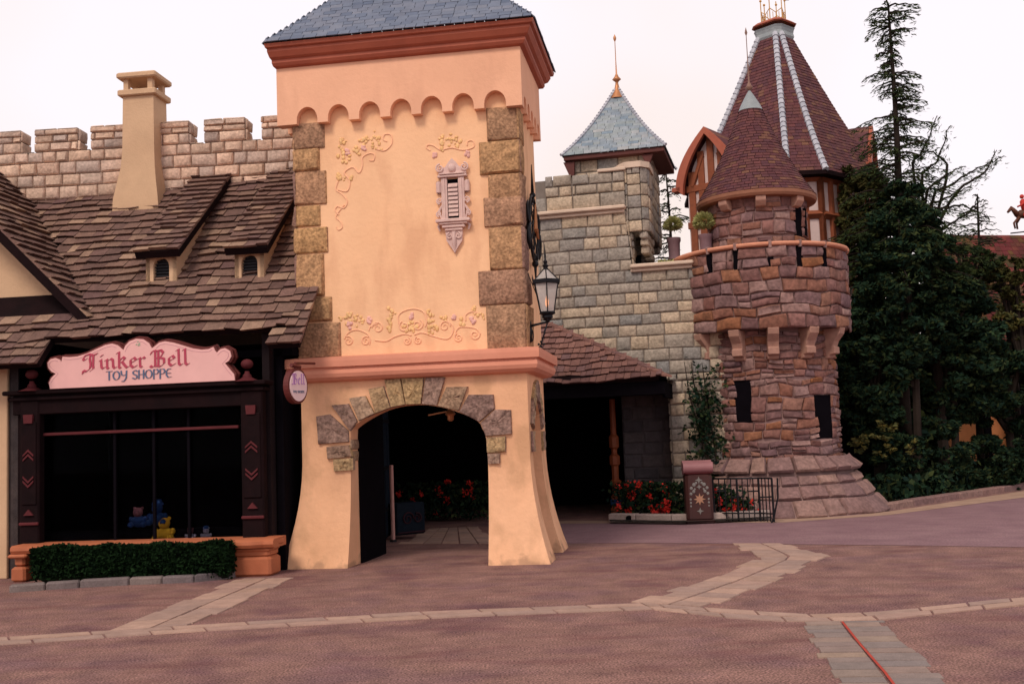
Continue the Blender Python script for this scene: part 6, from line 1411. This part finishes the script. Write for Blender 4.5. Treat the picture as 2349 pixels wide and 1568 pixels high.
# rider weathervane on that roof
wv = thing('rider_weathervane', 'weathervane figure of a red-coated rider on a brown horse on the roof ridge', 'weathervane', at(2352, 545, 30.5)); c = at(2356, 500, 30.5)
V = lambda x, z, y=0: c+Vector((x, y, z))
horse = M('horse_brown', [(.10, .035, .02)], .6, 6, .2, 0, 30, False); coat = M('red_coat', [(.50, .04, .03)], .7, 6, .1, 0, 30, False)
m = MB(); m.tube([V(-.30, .05), V(-.18, .12), V(.05, .10), V(.28, .12), V(.36, .08)], [.05, .12, .13, .12, .05], 10); m.tube([V(-.26, .10), V(-.38, .26), V(-.42, .30)], [.09, .06, .05], 8); m.tube([V(-.40, .32), V(-.50, .22), V(-.54, .18)], [.055, .04, .03], 8)
for x, y, dx in ((-.24, -.05, -.28), (-.20, .05, -.14), (.28, -.05, .20), (.30, .05, .10)): m.tube([V(x, .02, y), V(x+dx*.6, -.14, y), V(x+dx*.5, -.30, y)], [.05, .03, .025], 6)
m.tube([V(.36, .12), V(.50, .10), V(.54, -.08)], [.03, .04, .01], 6); m.build('horse', horse, wv, smooth='all')
m = MB(); m.tube([V(-.02, .2), V(-.04, .36), V(-.08, .5), V(-.09, .55)], [.10, .11, .09, .04], 10); m.ball(V(-.10, .62), .065, 8); m.tube([V(-.06, .46, -.1), V(-.18, .36, -.1), V(-.28, .32, -.05)], [.04, .03, .025], 6); m.tube([V(0, .2, -.10), V(-.12, .08, -.14), V(-.08, -.1, -.14)], [.06, .045, .04], 6); rd_ = m.build('rider', coat, wv, smooth='all')
m = MB(); m.tube([V(.05, -.9), V(.05, .0)], .02, 6); m.tube([V(-.5, -.42), V(.6, -.34)], .02, 5); m.ball(V(.05, -.4), .05, 8); m.build('vane_rod', iron_m, wv)
# ---------------------------------------------------------------- pieces that stand apart become parts of their own
def split_apart(o, gap, lim):
    me = o.data; n = len(me.vertices); par = list(range(n))
    def fd(i):
        while par[i] != i: par[i] = par[par[i]]; i = par[i]
        return i
    for p in me.polygons:
        v = p.vertices; a = fd(v[0])
        for q in v[1:]: par[fd(q)] = a
    root = [fd(i) for i in range(n)]; ids = {r: k for k, r in enumerate(dict.fromkeys(root))}; lab = np.array([ids[r] for r in root]); k = len(ids)
    if k < 2 or k > 2500: return
    co_ = np.empty(n*3, dtype=np.float32); me.vertices.foreach_get('co', co_); co_ = co_.reshape(-1, 3)
    lo = np.full((k, 3), 1e9); hi = np.full((k, 3), -1e9); np.minimum.at(lo, lab, co_); np.maximum.at(hi, lab, co_)
    grp = [-1]*k; g = 0
    for i in range(k):
        if grp[i] >= 0: continue
        st = [i]; grp[i] = g
        while st:
            j = st.pop(); near = np.all((lo-gap <= hi[j]) & (hi+gap >= lo[j]), axis=1)
            for q in np.nonzero(near)[0]:
                if grp[q] < 0: grp[q] = g; st.append(q)
        g += 1
    if g < 2 or g > lim: return
    fl = [[] for _ in range(g)]
    for p in me.polygons: fl[grp[lab[p.vertices[0]]]].append((tuple(p.vertices), p.use_smooth))
    base_ = o.name.split('.')[0]
    for gi in range(g):
        used = {}; vs = []; fs = []
        for f_, s_ in fl[gi]:
            for v in f_:
                if v not in used: used[v] = len(vs); vs.append(tuple(co_[v]))
            fs.append(tuple(used[v] for v in f_))
        nm = bpy.data.meshes.new(base_); nm.from_pydata(vs, [], fs); nm.materials.append(me.materials[0]); nm.polygons.foreach_set('use_smooth', [s_ for _, s_ in fl[gi]])
        if fl[gi] and fl[gi][0][1]:
            try: nm.set_sharp_from_angle(angle=math.radians(45))
            except Exception: pass
        if gi == 0: o.data = nm
        else:
            c2 = bpy.data.objects.new(base_, nm); sc.collection.objects.link(c2); c2.parent = o.parent; c2.location = o.location
COARSE = ('stones', 'shakes', 'roof', 'relief', 'hip_tiles', 'slope')
SKIP = ('foliage', 'needles', 'bloom', 'branches', 'stems', 'blackletter', 'louvre', 'boughs', 'relief_leaves', 'wall_core', 'dormer', 'roof_cresting')
for o in [o for o in bpy.data.objects if o.type == 'MESH' and o.parent and len(o.data.polygons) < 90000]:
    b_ = o.name.split('.')[0]
    if any(b_.startswith(s_) or b_.endswith(s_) for s_ in SKIP): continue
    split_apart(o, .30 if any(s_ in b_ for s_ in COARSE) else .02, 8 if any(s_ in b_ for s_ in COARSE) else 60)
print('tris', sum(len(o.data.polygons) for o in bpy.data.objects if o.type == 'MESH'))
